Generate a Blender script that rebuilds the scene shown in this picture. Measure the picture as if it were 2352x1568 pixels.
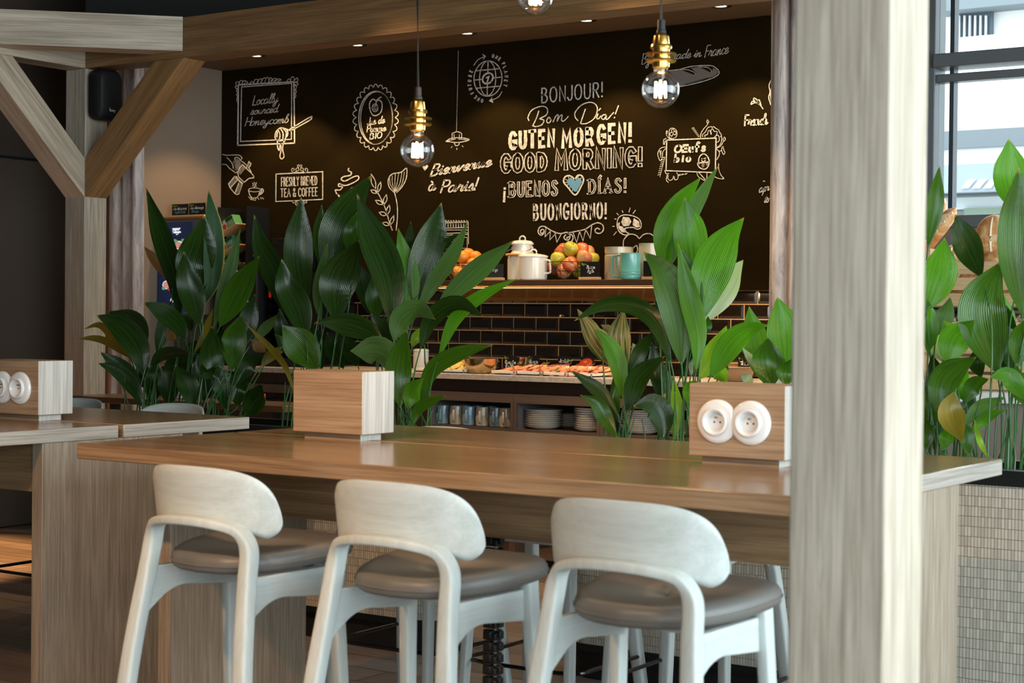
import bpy, math, random
import numpy as np
from math import sin, cos, pi, radians, sqrt, atan2, atan, tan
from mathutils import Vector, Matrix, Euler
random.seed(7)
for o in list(bpy.data.objects): bpy.data.objects.remove(o)
SC = bpy.context.scene
COL = SC.collection

# ------------------------------------------------------------------ camera
F = 3850.0                      # focal length in pixels of the 2352 px wide frame
YAW = radians(34.15); PITCH = atan(52 / F); ROLL = .01025; EYE = 1.33
vf = Vector((-sin(YAW) * cos(PITCH), cos(YAW) * cos(PITCH), -sin(PITCH)))
vr0 = Vector((cos(YAW), sin(YAW), 0)); vu0 = vr0.cross(vf)
vr = vr0 * cos(ROLL) + vu0 * sin(ROLL); vu = vu0 * cos(ROLL) - vr0 * sin(ROLL)
cam = bpy.data.cameras.new('camera'); cam.sensor_width = 36; cam.lens = F / 2352 * 36
cam.clip_start = .05; cam.clip_end = 200
cam.dof.use_dof = True; cam.dof.focus_distance = 7.4; cam.dof.aperture_fstop = 6.0
co = bpy.data.objects.new('camera', cam); COL.objects.link(co)
co.matrix_world = Matrix(((vr.x, vu.x, -vf.x, 0), (vr.y, vu.y, -vf.y, 0), (vr.z, vu.z, -vf.z, EYE), (0, 0, 0, 1)))
SC.camera = co
EYEV = Vector((0, 0, EYE))
def ray(x, y): return vf * F + vr * (x - 1176) + vu * (784 - y)
def onY(x, y, Y): d = ray(x, y); return EYEV + d * (Y / d.y)      # where a sight line meets a wall-parallel plane
def onX(x, y, X): d = ray(x, y); return EYEV + d * (X / d.x)
def onZ(x, y, Z): d = ray(x, y); return EYEV + d * ((Z - EYE) / d.z)
def depth(p): return (Vector(p) - EYEV).dot(vf)

# ------------------------------------------------------------------ world, light, exposure
W = bpy.data.worlds.new('overcast_sky'); SC.world = W; W.use_nodes = True
wn = W.node_tree.nodes['Background']; wn.inputs[0].default_value = (.82, .93, 1, 1); wn.inputs[1].default_value = 4.2
SC.view_settings.view_transform = 'Standard'; SC.view_settings.look = 'None'
SC.view_settings.exposure = 0.12; SC.view_settings.gamma = 1.0; SC.view_settings.use_curve_mapping = False
SC.cycles.use_denoising = True
SC.cycles.max_bounces = 8; SC.cycles.transparent_max_bounces = 24
SC.cycles.sample_clamp_indirect = 6
def area(name, loc, rot, sx, sy, power, col, spread=180):
    l = bpy.data.lights.new(name, 'AREA'); l.shape = 'RECTANGLE'; l.size = sx; l.size_y = sy
    l.energy = power; l.color = col; l.spread = radians(spread)
    o = bpy.data.objects.new(name, l); COL.objects.link(o); o.location = loc; o.rotation_euler = rot; return o
def spot(name, loc, power, col, angle, blend, radius=.03, rot=(0, 0, 0)):
    l = bpy.data.lights.new(name, 'SPOT'); l.energy = power; l.color = col
    l.spot_size = radians(angle); l.spot_blend = blend; l.shadow_soft_size = radius
    o = bpy.data.objects.new(name, l); COL.objects.link(o); o.location = loc; o.rotation_euler = rot; return o
COOL = (.74, .89, 1.0); WARM = (1.0, .66, .34)
area('window_daylight', (2.3, 2.2, 1.95), (0, radians(90), 0), 2.7, 6.6, 225, COOL)        # the glazed right side
area('rear_window_daylight', (1.3, -2.7, 1.65), (radians(90), 0, 0), 1.7, 2.4, 70, COOL)  # unseen fill, added to lift the faces turned towards the camera
area('back_window_daylight', (-1.9, 7.8, 2.5), (radians(-90), 0, 0), 1.9, 1.3, 40, COOL)    # the window behind the bread
for sx in (-3.5, -2.8):                                                        # warm ceiling spots over the seats
    spot('ceiling_spot_light', (sx + .5, .3, 3.5), 270, (1, .56, .27), 44, .6, .05, (radians(49), 0, radians(8)))
spot('ceiling_spot_light', (-7.95, 5.45, 3.5), 950, (1, .52, .20), 40, .4, .05)
for sx in (-5.0, -3.7): spot('ceiling_spot_light', (sx, 5.4, 3.5), 170, (1, .72, .46), 42, .7, .05, (radians(34), 0, 0))  # unseen aisle spots, added to brighten the counter front

# ------------------------------------------------------------------ helpers
def srgb(r, g, b):
    f = lambda c: (c / 255) / 12.92 if c <= 10.3 else (((c / 255) + .055) / 1.055) ** 2.4
    return (f(r), f(g), f(b), 1)
class MB:
    def __init__(s): s.v = []; s.f = []; s.uv = {}
    def add(s, vs, fs):
        n = len(s.v); s.v += [tuple(v) for v in vs]; s.f += [tuple(i + n for i in f) for f in fs]; return s
    def box(s, x0, x1, y0, y1, z0, z1):
        return s.add([(x0, y0, z0), (x1, y0, z0), (x1, y1, z0), (x0, y1, z0), (x0, y0, z1), (x1, y0, z1), (x1, y1, z1), (x0, y1, z1)],
                     [(0, 3, 2, 1), (4, 5, 6, 7), (0, 1, 5, 4), (1, 2, 6, 5), (2, 3, 7, 6), (3, 0, 4, 7)])
    def xbox(s, M, a, b, c):           # oriented box of half sizes a,b,c under matrix M
        vs = [M @ Vector((x, y, z)) for z in (-c, c) for (x, y) in ((-a, -b), (a, -b), (a, b), (-a, b))]
        return s.add(vs, [(0, 3, 2, 1), (4, 5, 6, 7), (0, 1, 5, 4), (1, 2, 6, 5), (2, 3, 7, 6), (3, 0, 4, 7)])
    def lathe(s, prof, c=(0, 0, 0), n=24, M=None, caps=True):
        c = Vector(c); vs = []; fs = []
        for (r, z) in prof:
            for k in range(n):
                p = Vector((r * cos(2 * pi * k / n), r * sin(2 * pi * k / n), z))
                vs.append((M @ p if M else p) + c)
        m = len(prof)
        for i in range(m - 1):
            for k in range(n):
                k2 = (k + 1) % n; fs.append((i * n + k, i * n + k2, (i + 1) * n + k2, (i + 1) * n + k))
        if caps:
            if prof[0][0] > 1e-5: fs.append(tuple(range(n - 1, -1, -1)))
            if prof[-1][0] > 1e-5: fs.append(tuple(range((m - 1) * n, m * n)))
        return s.add(vs, fs)
    def sweep(s, pts, sec, ref=(0, 0, 1), scales=None, closed=False, caps=True):   # sec: list of 2D points
        pts = [Vector(p) for p in pts]; n = len(sec); vs = []; fs = []; ref = Vector(ref)
        for i, p in enumerate(pts):
            a = pts[max(i - 1, 0)] if not closed else pts[i - 1]
            b = pts[min(i + 1, len(pts) - 1)] if not closed else pts[(i + 1) % len(pts)]
            t = (b - a).normalized(); e1 = ref - t * ref.dot(t)
            if e1.length < 1e-4: e1 = Vector((1, 0, 0)) - t * t.x
            e1.normalize(); e2 = t.cross(e1); k = scales[i] if scales else 1
            for (u, w) in sec: vs.append(p + e1 * (u * k) + e2 * (w * k))
        L = len(pts)
        for i in range(L if closed else L - 1):
            for k in range(n):
                k2 = (k + 1) % n; j = (i + 1) % L
                fs.append((i * n + k, j * n + k, j * n + k2, i * n + k2))
        if caps and not closed:
            fs.append(tuple(range(n))); fs.append(tuple(range((L - 1) * n + n - 1, (L - 1) * n - 1, -1)))
        return s.add(vs, fs)
    def tube(s, pts, r, n=8, **k): return s.sweep(pts, circ(r, n), **k)
    def prism(s, poly, y0, y1, axis='y'):        # polygon in the two other axes
        n = len(poly); mk = {'y': lambda a, b, c: (a, c, b), 'x': lambda a, b, c: (c, a, b), 'z': lambda a, b, c: (a, b, c)}[axis]
        vs = [mk(a, b, y0) for a, b in poly] + [mk(a, b, y1) for a, b in poly]
        return s.add(vs, [tuple(range(n)), tuple(range(2 * n - 1, n - 1, -1))] + [(i, i + n, (i + 1) % n + n, (i + 1) % n) for i in range(n)])
    def build(s, name, mat, parent=None, smooth=30, bevel=0, kind=None, label=None, loc=None, rot=None, uvs=None):
        me = bpy.data.meshes.new(name)
        vs = s.v
        if parent is None and loc is None:
            a = np.array(vs); lo = a.min(0); hi = a.max(0); base = Vector(((lo[0] + hi[0]) / 2, (lo[1] + hi[1]) / 2, lo[2]))
            vs = [(v[0] - base.x, v[1] - base.y, v[2] - base.z) for v in vs]; loc = base
        me.from_pydata(vs, [], s.f)
        if uvs is not None:
            ul = me.uv_layers.new(name='uv')
            for p in me.polygons:
                for li in p.loop_indices: ul.data[li].uv = uvs[me.loops[li].vertex_index]
        bmn = None
        import bmesh
        bmn = bmesh.new(); bmn.from_mesh(me); bmesh.ops.recalc_face_normals(bmn, faces=bmn.faces); bmn.to_mesh(me); bmn.free()
        if smooth:
            for p in me.polygons: p.use_smooth = True
            if smooth < 180: me.set_sharp_from_angle(angle=radians(smooth))
        me.materials.append(mat)
        o = bpy.data.objects.new(name, me); COL.objects.link(o)
        if loc is not None: o.location = loc
        if rot is not None: o.rotation_euler = rot
        if parent is not None: o.parent = parent
        if bevel:
            b = o.modifiers.new('edge', 'BEVEL'); b.width = bevel; b.segments = 2; b.limit_method = 'ANGLE'; b.angle_limit = radians(40)
        if kind: o['kind'] = kind
        if label: o['label'] = label
        return o
def circ(r, n=8): return [(r * cos(2 * pi * k / n), r * sin(2 * pi * k / n)) for k in range(n)]
def rrect(a, b, r=.3, n=3):          # rounded rectangle section, half sizes a,b
    q = []; rr = min(a, b) * r
    for (cx, cy, t0) in ((a - rr, b - rr, 0), (-a + rr, b - rr, pi / 2), (-a + rr, -b + rr, pi), (a - rr, -b + rr, 3 * pi / 2)):
        for k in range(n + 1): t = t0 + k * pi / 2 / n; q.append((cx + rr * cos(t), cy + rr * sin(t)))
    return q
def catmull(pts, n=8):
    if len(pts) < 3: return [tuple(p) for p in pts]
    P = [np.array(p, float) for p in pts]; out = []
    if np.allclose(P[0], P[-1]): ext = [P[-2]] + P + [P[1]]
    else: ext = [2 * P[0] - P[1]] + P + [2 * P[-1] - P[-2]]
    for i in range(1, len(ext) - 2):
        a, b, c, d = ext[i - 1:i + 3]
        for k in range(n):
            t = k / n; out.append(tuple(.5 * (2 * b + (c - a) * t + (2 * a - 5 * b + 4 * c - d) * t * t + (3 * b - a - 3 * c + d) * t ** 3)))
    out.append(tuple(P[-1])); return out
def tag(o, label=None, cat=None, group=None, kind=None):
    if label: o['label'] = label
    if cat: o['category'] = cat
    if group: o['group'] = group
    if kind: o['kind'] = kind
    return o
def thing(name, label, cat, loc=(0, 0, 0), rotz=0, group=None):
    o = bpy.data.objects.new(name, None); COL.objects.link(o); o.empty_display_size = .1
    o.location = loc; o.rotation_euler = (0, 0, rotz); return tag(o, label, cat, group)
def dup(root, loc, rotz=None, label=None, group=None):
    r = root.copy(); COL.objects.link(r); r.location = loc
    if rotz is not None: r.rotation_euler = (0, 0, rotz)
    if label: r['label'] = label
    if group: r['group'] = group
    for ch in list(root.children):
        c = ch.copy(); COL.objects.link(c); c.parent = r
        for g in list(ch.children):
            d = g.copy(); COL.objects.link(d); d.parent = c
    return r
def mark(g, *objs):
    for o in objs: o['group'] = g

# ------------------------------------------------------------------ materials
def mat(name, col, rough=.5, metal=0, emit=None, estr=0, spec=.5, coat=0):
    m = bpy.data.materials.new(name); m.use_nodes = True; p = m.node_tree.nodes['Principled BSDF']
    p.inputs['Base Color'].default_value = col; p.inputs['Roughness'].default_value = rough; p.inputs['Metallic'].default_value = metal
    p.inputs['Specular IOR Level'].default_value = spec; p.inputs['Coat Weight'].default_value = coat
    if emit: p.inputs['Emission Color'].default_value = emit; p.inputs['Emission Strength'].default_value = estr
    return m
def nodes(m): return m.node_tree.nodes, m.node_tree.links, m.node_tree.nodes['Principled BSDF']
def mapped(m, scale, src='Object'):
    N, L, P = nodes(m); tc = N.new('ShaderNodeTexCoord'); mp = N.new('ShaderNodeMapping'); mp.inputs['Scale'].default_value = scale
    L.new(tc.outputs[src], mp.inputs['Vector']); return mp
def ramp(m, fac, stops):
    N, L, P = nodes(m); r = N.new('ShaderNodeValToRGB'); e = r.color_ramp.elements
    while len(e) < len(stops): e.new(.5)
    for k, (p, c) in enumerate(stops): e[k].position = p; e[k].color = c
    L.new(fac, r.inputs['Fac']); return r
def noise(m, vec, scale, detail=5, rough=.6, dist=0):
    N, L, P = nodes(m); n = N.new('ShaderNodeTexNoise'); n.inputs['Scale'].default_value = scale; n.inputs['Detail'].default_value = detail
    n.inputs['Roughness'].default_value = rough; n.inputs['Distortion'].default_value = dist; L.new(vec, n.inputs['Vector']); return n
def bump(m, height, strength=.2, dist=.002):
    N, L, P = nodes(m); b = N.new('ShaderNodeBump'); b.inputs['Strength'].default_value = strength; b.inputs['Distance'].default_value = dist
    L.new(height, b.inputs['Height']); L.new(b.outputs['Normal'], P.inputs['Normal']); return b
def mix(m, a, b, fac, mode='MULTIPLY'):
    N, L, P = nodes(m); x = N.new('ShaderNodeMix'); x.data_type = 'RGBA'; x.blend_type = mode
    if isinstance(fac, (int, float)): x.inputs[0].default_value = fac
    else: L.new(fac, x.inputs[0])
    L.new(a, x.inputs[6])
    if isinstance(b, tuple): x.inputs[7].default_value = b
    else: L.new(b, x.inputs[7])
    return x.outputs[2]
def wood(name, light, dark, axis='x', rough=.42, grain=1.0, coarse=1.0, rot=(0, 0, 0), end='y', end_lit=None):
    m = mat(name, light, rough); N, L, P = nodes(m)
    s = {'x': (.9, 16, 16), 'y': (16, .9, 16), 'z': (16, 16, .9)}[axis]; f = {'x': (3, 170, 170), 'y': (170, 3, 170), 'z': (170, 170, 3)}[axis]
    tc = N.new('ShaderNodeTexCoord'); ro = N.new('ShaderNodeMapping'); ro.inputs['Rotation'].default_value = rot; L.new(tc.outputs['Object'], ro.inputs['Vector']); vec = ro.outputs[0]
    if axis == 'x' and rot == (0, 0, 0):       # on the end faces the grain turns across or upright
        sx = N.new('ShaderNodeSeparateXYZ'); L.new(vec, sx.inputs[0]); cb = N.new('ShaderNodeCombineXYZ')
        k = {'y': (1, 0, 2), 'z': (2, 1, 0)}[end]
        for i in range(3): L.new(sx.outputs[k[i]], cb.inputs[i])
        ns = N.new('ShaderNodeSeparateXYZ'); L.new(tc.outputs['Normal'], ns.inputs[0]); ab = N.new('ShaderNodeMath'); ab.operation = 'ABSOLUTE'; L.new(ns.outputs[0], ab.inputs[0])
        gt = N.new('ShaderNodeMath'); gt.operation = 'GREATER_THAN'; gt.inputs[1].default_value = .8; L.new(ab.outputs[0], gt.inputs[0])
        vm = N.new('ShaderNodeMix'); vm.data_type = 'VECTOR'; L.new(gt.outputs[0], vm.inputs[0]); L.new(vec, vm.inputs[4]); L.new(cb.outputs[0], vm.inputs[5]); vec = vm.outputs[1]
    def mp(sc): q = N.new('ShaderNodeMapping'); q.inputs['Scale'].default_value = sc; L.new(vec, q.inputs['Vector']); return q.outputs[0]
    a = noise(m, mp(tuple(v * coarse for v in s)), 1.0, 6, .62, 1.2)
    r = ramp(m, a.outputs['Fac'], [(.28, dark), (.5, tuple((x + y) / 2 for x, y in zip(light, dark))), (.68, light)])
    b = noise(m, mp(f), 1.0, 3, .6)
    r2 = ramp(m, b.outputs['Fac'], [(.36, (.62, .60, .57, 1)), (.56, (1, 1, 1, 1))])
    col = r.outputs[0]
    if end_lit: r3 = ramp(m, a.outputs['Fac'], [(.28, tuple(v * .72 for v in end_lit[:3]) + (1,)), (.68, end_lit)]); col = mix(m, col, r3.outputs[0], gt.outputs[0], 'MIX')       # paler, greyer ends: window light put into the colour
    L.new(mix(m, col, r2.outputs[0], .75 * grain), P.inputs['Base Color'])
    bump(m, b.outputs['Fac'], .25, .0012); return m
OAK_L = srgb(200, 186, 164); OAK_D = srgb(158, 142, 120)
M = {}
M['oak_x'] = wood('pale_oak_along', OAK_L, OAK_D, 'x'); M['oak_y'] = wood('pale_oak_across', OAK_L, OAK_D, 'y'); M['oak_z'] = wood('pale_oak_upright', srgb(192, 181, 162), srgb(158, 146, 128), 'z', coarse=3.2)
M['leg'] = wood('shaded_oak_panel', srgb(166, 153, 134), srgb(132, 119, 101), 'z', coarse=3); M['box'] = wood('warm_oak_block', srgb(178, 152, 122), srgb(148, 120, 92), 'x', .45, end='z', end_lit=srgb(204, 200, 190)); M['table'] = wood('oiled_oak_top', srgb(164, 136, 104), srgb(130, 102, 74), 'x', .18, end_lit=srgb(184, 178, 166)); M['table_end'] = M['oak_y']  # leg is oak darkened: weaker light on the legs put into colour
M['ash'] = wood('whitewashed_ash', srgb(194, 202, 198), srgb(176, 184, 178), 'x', .5, .25); M['ash_z'] = wood('whitewashed_ash_upright', srgb(194, 202, 198), srgb(176, 184, 178), 'z', .5, .25)
M['beam'] = wood('brown_oak_beam', srgb(150, 114, 74), srgb(108, 80, 48), 'x', .5)
M['leather'] = mat('taupe_leather', srgb(98, 96, 90), .45)
_n = noise(M['leather'], mapped(M['leather'], (260, 260, 260)).outputs[0], 1, 3); bump(M['leather'], _n.outputs['Fac'], .12, .001)
M['black'] = mat('black_powder_coat', srgb(16, 17, 18), .45); M['black_gloss'] = mat('black_gloss', srgb(8, 8, 9), .12)
M['black_mat'] = mat('black_plastic', srgb(12, 12, 13), .6)
M['rim'] = mat('dark_green_black_steel', srgb(22, 28, 28), .35, .3)
M['white_cer'] = mat('white_porcelain', srgb(226, 228, 226), .15, coat=.4)
M['dark_hole'] = mat('dark_hole', srgb(10, 10, 10), .8); M['steel'] = mat('brushed_steel', srgb(200, 196, 188), .25, 1)
M['brass'] = mat('polished_brass', srgb(224, 176, 90), .18, 1); M['cord'] = mat('grey_cord', srgb(78, 82, 84), .8)
M['chalk'] = mat('chalk_paint', srgb(226, 218, 204), .9)
_n = noise(M['chalk'], mapped(M['chalk'], (60, 60, 60)).outputs[0], 1, 4); _r = ramp(M['chalk'], _n.outputs['Fac'], [(.3, srgb(170, 163, 150)), (.6, srgb(236, 229, 216))])
M['chalk'].node_tree.links.new(_r.outputs[0], nodes(M['chalk'])[2].inputs['Base Color'])
M['chalk_soft'] = mat('smudged_chalk', srgb(120, 114, 104), .9); M['chalk_blue'] = mat('blue_chalk', srgb(104, 158, 190), .9)
M['board'] = mat('blackboard_paint', (.015, .0090, .0018, 1), .75, spec=.05)
_n = noise(M['board'], mapped(M['board'], (3, 3, 3)).outputs[0], 1, 5); _r = ramp(M['board'], _n.outputs['Fac'], [(.3, (.012, .0072, .0014, 1)), (.7, (.018, .0108, .0022, 1))])
M['board'].node_tree.links.new(_r.outputs[0], nodes(M['board'])[2].inputs['Base Color'])
M['tile_dark'] = mat('dark_brown_glazed_tile', (.010, .006, .004, 1), .14, coat=.5); M['grout'] = mat('tan_grout', srgb(206, 168, 120), .9)
M['wall_beige'] = mat('taupe_plaster', srgb(134, 116, 98), .85); M['wall_brown'] = mat('dark_brown_panel', srgb(72, 62, 52), .6)
M['wall_dark'] = mat('charcoal_plaster', srgb(44, 46, 45), .85); M['wall_grey'] = mat('warm_grey_plaster', srgb(118, 110, 104), .8)
M['ceil'] = mat('grey_ceiling', srgb(84, 82, 78), .9); M['soffit'] = mat('brown_soffit', srgb(110, 84, 54), .6)
M['rearwall'] = mat('pale_plaster', srgb(104, 98, 90), .9)
M['frame'] = mat('anthracite_window_frame', srgb(86, 92, 94), .4)
M['counter'] = mat('stone_worktop', srgb(190, 174, 158), .4)
_n = noise(M['counter'], mapped(M['counter'], (40, 40, 40)).outputs[0], 1, 6); _r = ramp(M['counter'], _n.outputs['Fac'], [(.35, srgb(172, 156, 140)), (.65, srgb(202, 188, 172))])
M['counter'].node_tree.links.new(_r.outputs[0], nodes(M['counter'])[2].inputs['Base Color'])
M['cab'] = wood('brown_grey_cabinet', srgb(104, 84, 70), srgb(86, 68, 56), 'x', .5, .3); M['cab_in'] = mat('grey_cabinet_lining', srgb(96, 92, 92), .6)
M['cab_dark'] = mat('dark_cabinet_front', srgb(48, 32, 24), .45)
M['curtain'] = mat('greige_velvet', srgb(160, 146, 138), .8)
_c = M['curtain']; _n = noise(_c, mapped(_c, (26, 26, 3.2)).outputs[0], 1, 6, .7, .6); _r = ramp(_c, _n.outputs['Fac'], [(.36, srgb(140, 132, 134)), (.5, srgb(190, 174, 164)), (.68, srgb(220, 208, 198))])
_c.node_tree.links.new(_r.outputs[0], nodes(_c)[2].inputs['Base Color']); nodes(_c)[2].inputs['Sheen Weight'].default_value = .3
# floor planks
M['floor'] = mat('grey_brown_laminate', srgb(140, 118, 98), .32); _f = M['floor']; N, L, P = nodes(_f)
_m = mapped(_f, (1, 1, 1)); _b = N.new('ShaderNodeTexBrick'); L.new(_m.outputs[0], _b.inputs['Vector']); _b.inputs['Scale'].default_value = 1
_b.inputs['Brick Width'].default_value = 1.3; _b.inputs['Row Height'].default_value = .19; _b.inputs['Mortar Size'].default_value = .0025; _b.offset = .4
_b.inputs['Color1'].default_value = srgb(176, 158, 144); _b.inputs['Color2'].default_value = srgb(144, 126, 112); _b.inputs['Mortar'].default_value = srgb(50, 40, 32)
_n = noise(_f, mapped(_f, (1.6, 26, 1)).outputs[0], 1, 7, .65, 1.5); _r = ramp(_f, _n.outputs['Fac'], [(.3, (.55, .5, .46, 1)), (.62, (1.0, 1.0, 1.0, 1))])
L.new(mix(_f, _b.outputs[0], _r.outputs[0], .9), P.inputs['Base Color']); bump(_f, _n.outputs['Fac'], .08, .001)
# finger mosaic of the planters, UV in metres
M['mosaic'] = mat('greige_finger_mosaic', srgb(170, 164, 150), .3); _f = M['mosaic']; N, L, P = nodes(_f)
_m = mapped(_f, (1, 1, 1), 'UV'); _b = N.new('ShaderNodeTexBrick'); L.new(_m.outputs[0], _b.inputs['Vector']); _b.inputs['Scale'].default_value = 1; _b.offset = 0
_b.inputs['Brick Width'].default_value = .0108; _b.inputs['Row Height'].default_value = .0325; _b.inputs['Mortar Size'].default_value = .0011; _b.inputs['Mortar Smooth'].default_value = .35
_b.inputs['Color1'].default_value = srgb(190, 184, 168); _b.inputs['Color2'].default_value = srgb(164, 160, 146); _b.inputs['Mortar'].default_value = srgb(120, 114, 102)
L.new(_b.outputs[0], P.inputs['Base Color']); _i = N.new('ShaderNodeMath'); _i.operation = 'SUBTRACT'; _i.inputs[0].default_value = 1; L.new(_b.outputs['Fac'], _i.inputs[1])
bump(_f, _i.outputs[0], .9, .002)
M['soil'] = mat('potting_soil', srgb(58, 44, 36), .95); _n = noise(M['soil'], mapped(M['soil'], (60, 60, 60)).outputs[0], 1, 4); bump(M['soil'], _n.outputs['Fac'], 1, .02)
def glass(name, tint, fac=.12):
    m = bpy.data.materials.new(name); m.use_nodes = True; N = m.node_tree.nodes; L = m.node_tree.links; N.remove(N['Principled BSDF'])
    t = N.new('ShaderNodeBsdfTransparent'); t.inputs[0].default_value = tint; g = N.new('ShaderNodeBsdfGlossy'); g.inputs['Roughness'].default_value = .02
    fr = N.new('ShaderNodeLayerWeight'); fr.inputs['Blend'].default_value = fac; pw = N.new('ShaderNodeMath'); pw.operation = 'MULTIPLY_ADD'; pw.inputs[1].default_value = .75; pw.inputs[2].default_value = .035; L.new(fr.outputs['Facing'], pw.inputs[0]); x = N.new('ShaderNodeMixShader')
    L.new(pw.outputs[0], x.inputs[0]); L.new(t.outputs[0], x.inputs[1]); L.new(g.outputs[0], x.inputs[2]); L.new(x.outputs[0], N['Material Output'].inputs[0]); return m
M['bulb'] = glass('clear_bulb_glass', (.97, .95, .92, 1), .35); M['pane'] = glass('window_glass', (.97, .99, 1, 1), .25); M['tumbler'] = glass('drinking_glass', (.93, .95, .95, 1), .45)
M['filament'] = mat('glowing_filament', (1, .8, .5, 1), .5, emit=(1, .74, .40, 1), estr=130)
M['lamp_on'] = mat('lit_downlight', (1, 1, 1, 1), .5, emit=(1, .78, .48, 1), estr=14)
M['led'] = mat('warm_led_strip', (1, 1, 1, 1), .5, emit=(1, .66, .34, 1), estr=2.2)
def leafmat(name, c1, c2, rough=.3, edge=None, streak=None, trans=.35):
    m = mat(name, c1, rough, spec=.75); N, L, P = nodes(m)
    mp = mapped(m, (38, 1.0, 1), 'UV'); n = noise(m, mp.outputs[0], 1, 4, .6); r = ramp(m, n.outputs['Fac'], [(.34, c2), (.64, c1)]); col = r.outputs[0]
    sep = N.new('ShaderNodeSeparateXYZ'); tc = N.new('ShaderNodeTexCoord'); L.new(tc.outputs['UV'], sep.inputs[0])
    if streak:       # brown / bleached parts along the blade
        n2 = noise(m, mapped(m, (9, .8, 1), 'UV').outputs[0], 1, 5, .7); r2 = ramp(m, n2.outputs['Fac'], [(.44, (0, 0, 0, 1)), (.54, (1, 1, 1, 1))]); col = mix(m, col, streak, r2.outputs[0], 'MIX')
    if edge:
        a = N.new('ShaderNodeMath'); a.operation = 'GREATER_THAN'; a.inputs[1].default_value = .93; L.new(sep.outputs[0], a.inputs[0]); col = mix(m, col, edge, a.outputs[0], 'MIX')
    tip = ramp(m, sep.outputs[1], [(.955, (0, 0, 0, 1)), (.99, (1, 1, 1, 1))]); col = mix(m, col, srgb(168, 150, 60), tip.outputs[0], 'MIX')
    L.new(col, P.inputs['Base Color'])
    w = N.new('ShaderNodeTexWave'); w.inputs['Scale'].default_value = 1; w.inputs['Distortion'].default_value = .4; w.bands_direction = 'X'
    L.new(mapped(m, (7, .4, 1), 'UV').outputs[0], w.inputs['Vector']); bump(m, w.outputs['Fac'], .5, .004)
    t = N.new('ShaderNodeBsdfTranslucent'); L.new(mix(m, col, (1.7, 1.9, .7, 1), .9), t.inputs[0]); x = N.new('ShaderNodeMixShader'); x.inputs[0].default_value = trans
    L.new(P.outputs[0], x.inputs[1]); L.new(t.outputs[0], x.inputs[2]); L.new(x.outputs[0], N['Material Output'].inputs[0]); return m
LF = {'d': leafmat('shaded_green_leaf', srgb(46, 78, 18), srgb(20, 44, 10), .24, trans=.16), 'm': leafmat('mid_green_leaf', srgb(74, 116, 24), srgb(40, 80, 16), .26, trans=.3),  # greens graded dark to bright: shade and light put into the colour
      'b': leafmat('bright_green_leaf', srgb(98, 156, 34), srgb(64, 122, 26), trans=.42), 'l': leafmat('lime_green_leaf', srgb(160, 196, 56), srgb(128, 172, 48), trans=.45),
      'g': leafmat('grey_green_leaf', srgb(98, 134, 72), srgb(66, 104, 48), .34), 'y': leafmat('yellow_green_leaf', srgb(158, 140, 48), srgb(120, 112, 40)),
      'n': leafmat('withered_leaf', srgb(176, 142, 92), srgb(140, 104, 62), .6), 'e': leafmat('yellow_edged_leaf', srgb(46, 96, 36), srgb(30, 72, 30), edge=srgb(190, 180, 70)),
      's': leafmat('brown_streaked_leaf', srgb(50, 100, 40), srgb(34, 76, 32), streak=srgb(180, 152, 108)), 'p': leafmat('pale_leaf', srgb(206, 208, 190), srgb(160, 178, 130), .25)}  # pale one paints gloss on shiny leaves, and serves dry ones too
M['stem'] = mat('green_stem', srgb(52, 98, 44), .4)
def stain(name, col, rough=.5, **k): M[name] = mat(name, col, rough, **k); return M[name]

# ------------------------------------------------------------------ the setting
YW = 7.9; XS = -7.629; XL = -8.46
def struct(name, mb, m, parent=None, **k):
    o = mb.build(name, m, parent, kind=None if parent else 'structure', **k); return o
struct('floor', MB().box(XL, 2.4, -2.6, YW, -.06, 0), M['floor'], loc=(0, 0, 0))
struct('pavement', MB().box(-14, 12, 8.2, 26, -.12, -.06), mat('pale_paving', srgb(200, 200, 196), .9))
struct('ceiling', MB().box(XL, 2.4, -2.6, YW, 3.6, 3.7), M['ceil'])
struct('wall_back', MB().box(XS, -3.18, YW, YW + .2, 0, 3.6), M['grout'])
wb = MB().box(-3.18, 2.4, YW, YW + .2, 0, 1.80).box(-3.18, 2.4, YW, YW + .2, 3.35, 3.6).box(-3.18, -2.935, YW, YW + .2, 1.8, 3.35).box(-1.0, 2.4, YW, YW + .2, 1.8, 3.35)
struct('wall_back', wb, M['wall_grey'])
struct('wall_left', MB().box(XL - .15, XL, -2.6, 7.6, 0, 3.6), M['wall_brown'])
struct('wall_return', MB().box(XL - .15, XS - .15, 7.6, 7.75, 0, 3.6), M['wall_brown'])
struct('wall_side', MB().box(XS - .15, XS, 7.05, YW + .2, 0, 3.6), M['wall_beige'])
struct('wall_rear', MB().box(XL, .4, -2.75, -2.6, 0, 3.6).box(2.2, 2.4, -2.75, -2.6, 0, 3.6).box(.4, 2.2, -2.75, -2.6, 0, .4).box(.4, 2.2, -2.75, -2.6, 2.9, 3.6), M['rearwall'])  # opening added to let fill light in from behind
wr = MB().box(2.4, 2.55, -2.6, YW + .2, 0, .35).box(2.4, 2.55, -2.6, YW + .2, 3.3, 3.6)
for y in (-2.6, -.2, 2.0, 4.2, 6.4, 7.95): wr.box(2.4, 2.55, y, y + .12, .35, 3.3)
struct('wall_right', wr, M['frame'])
struct('trim_1', MB().box(XS, -3.18, 6.75, YW, 2.905, 3.0), M['soffit'])
struct('wall_fascia', MB().box(XS, -3.18, 6.75, 6.85, 3.0, 3.6), M['wall_dark'])
struct('baseboard_left', MB().box(XL, XL + .015, 5.0, 7.6, 0, .12), M['black_mat'])
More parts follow.
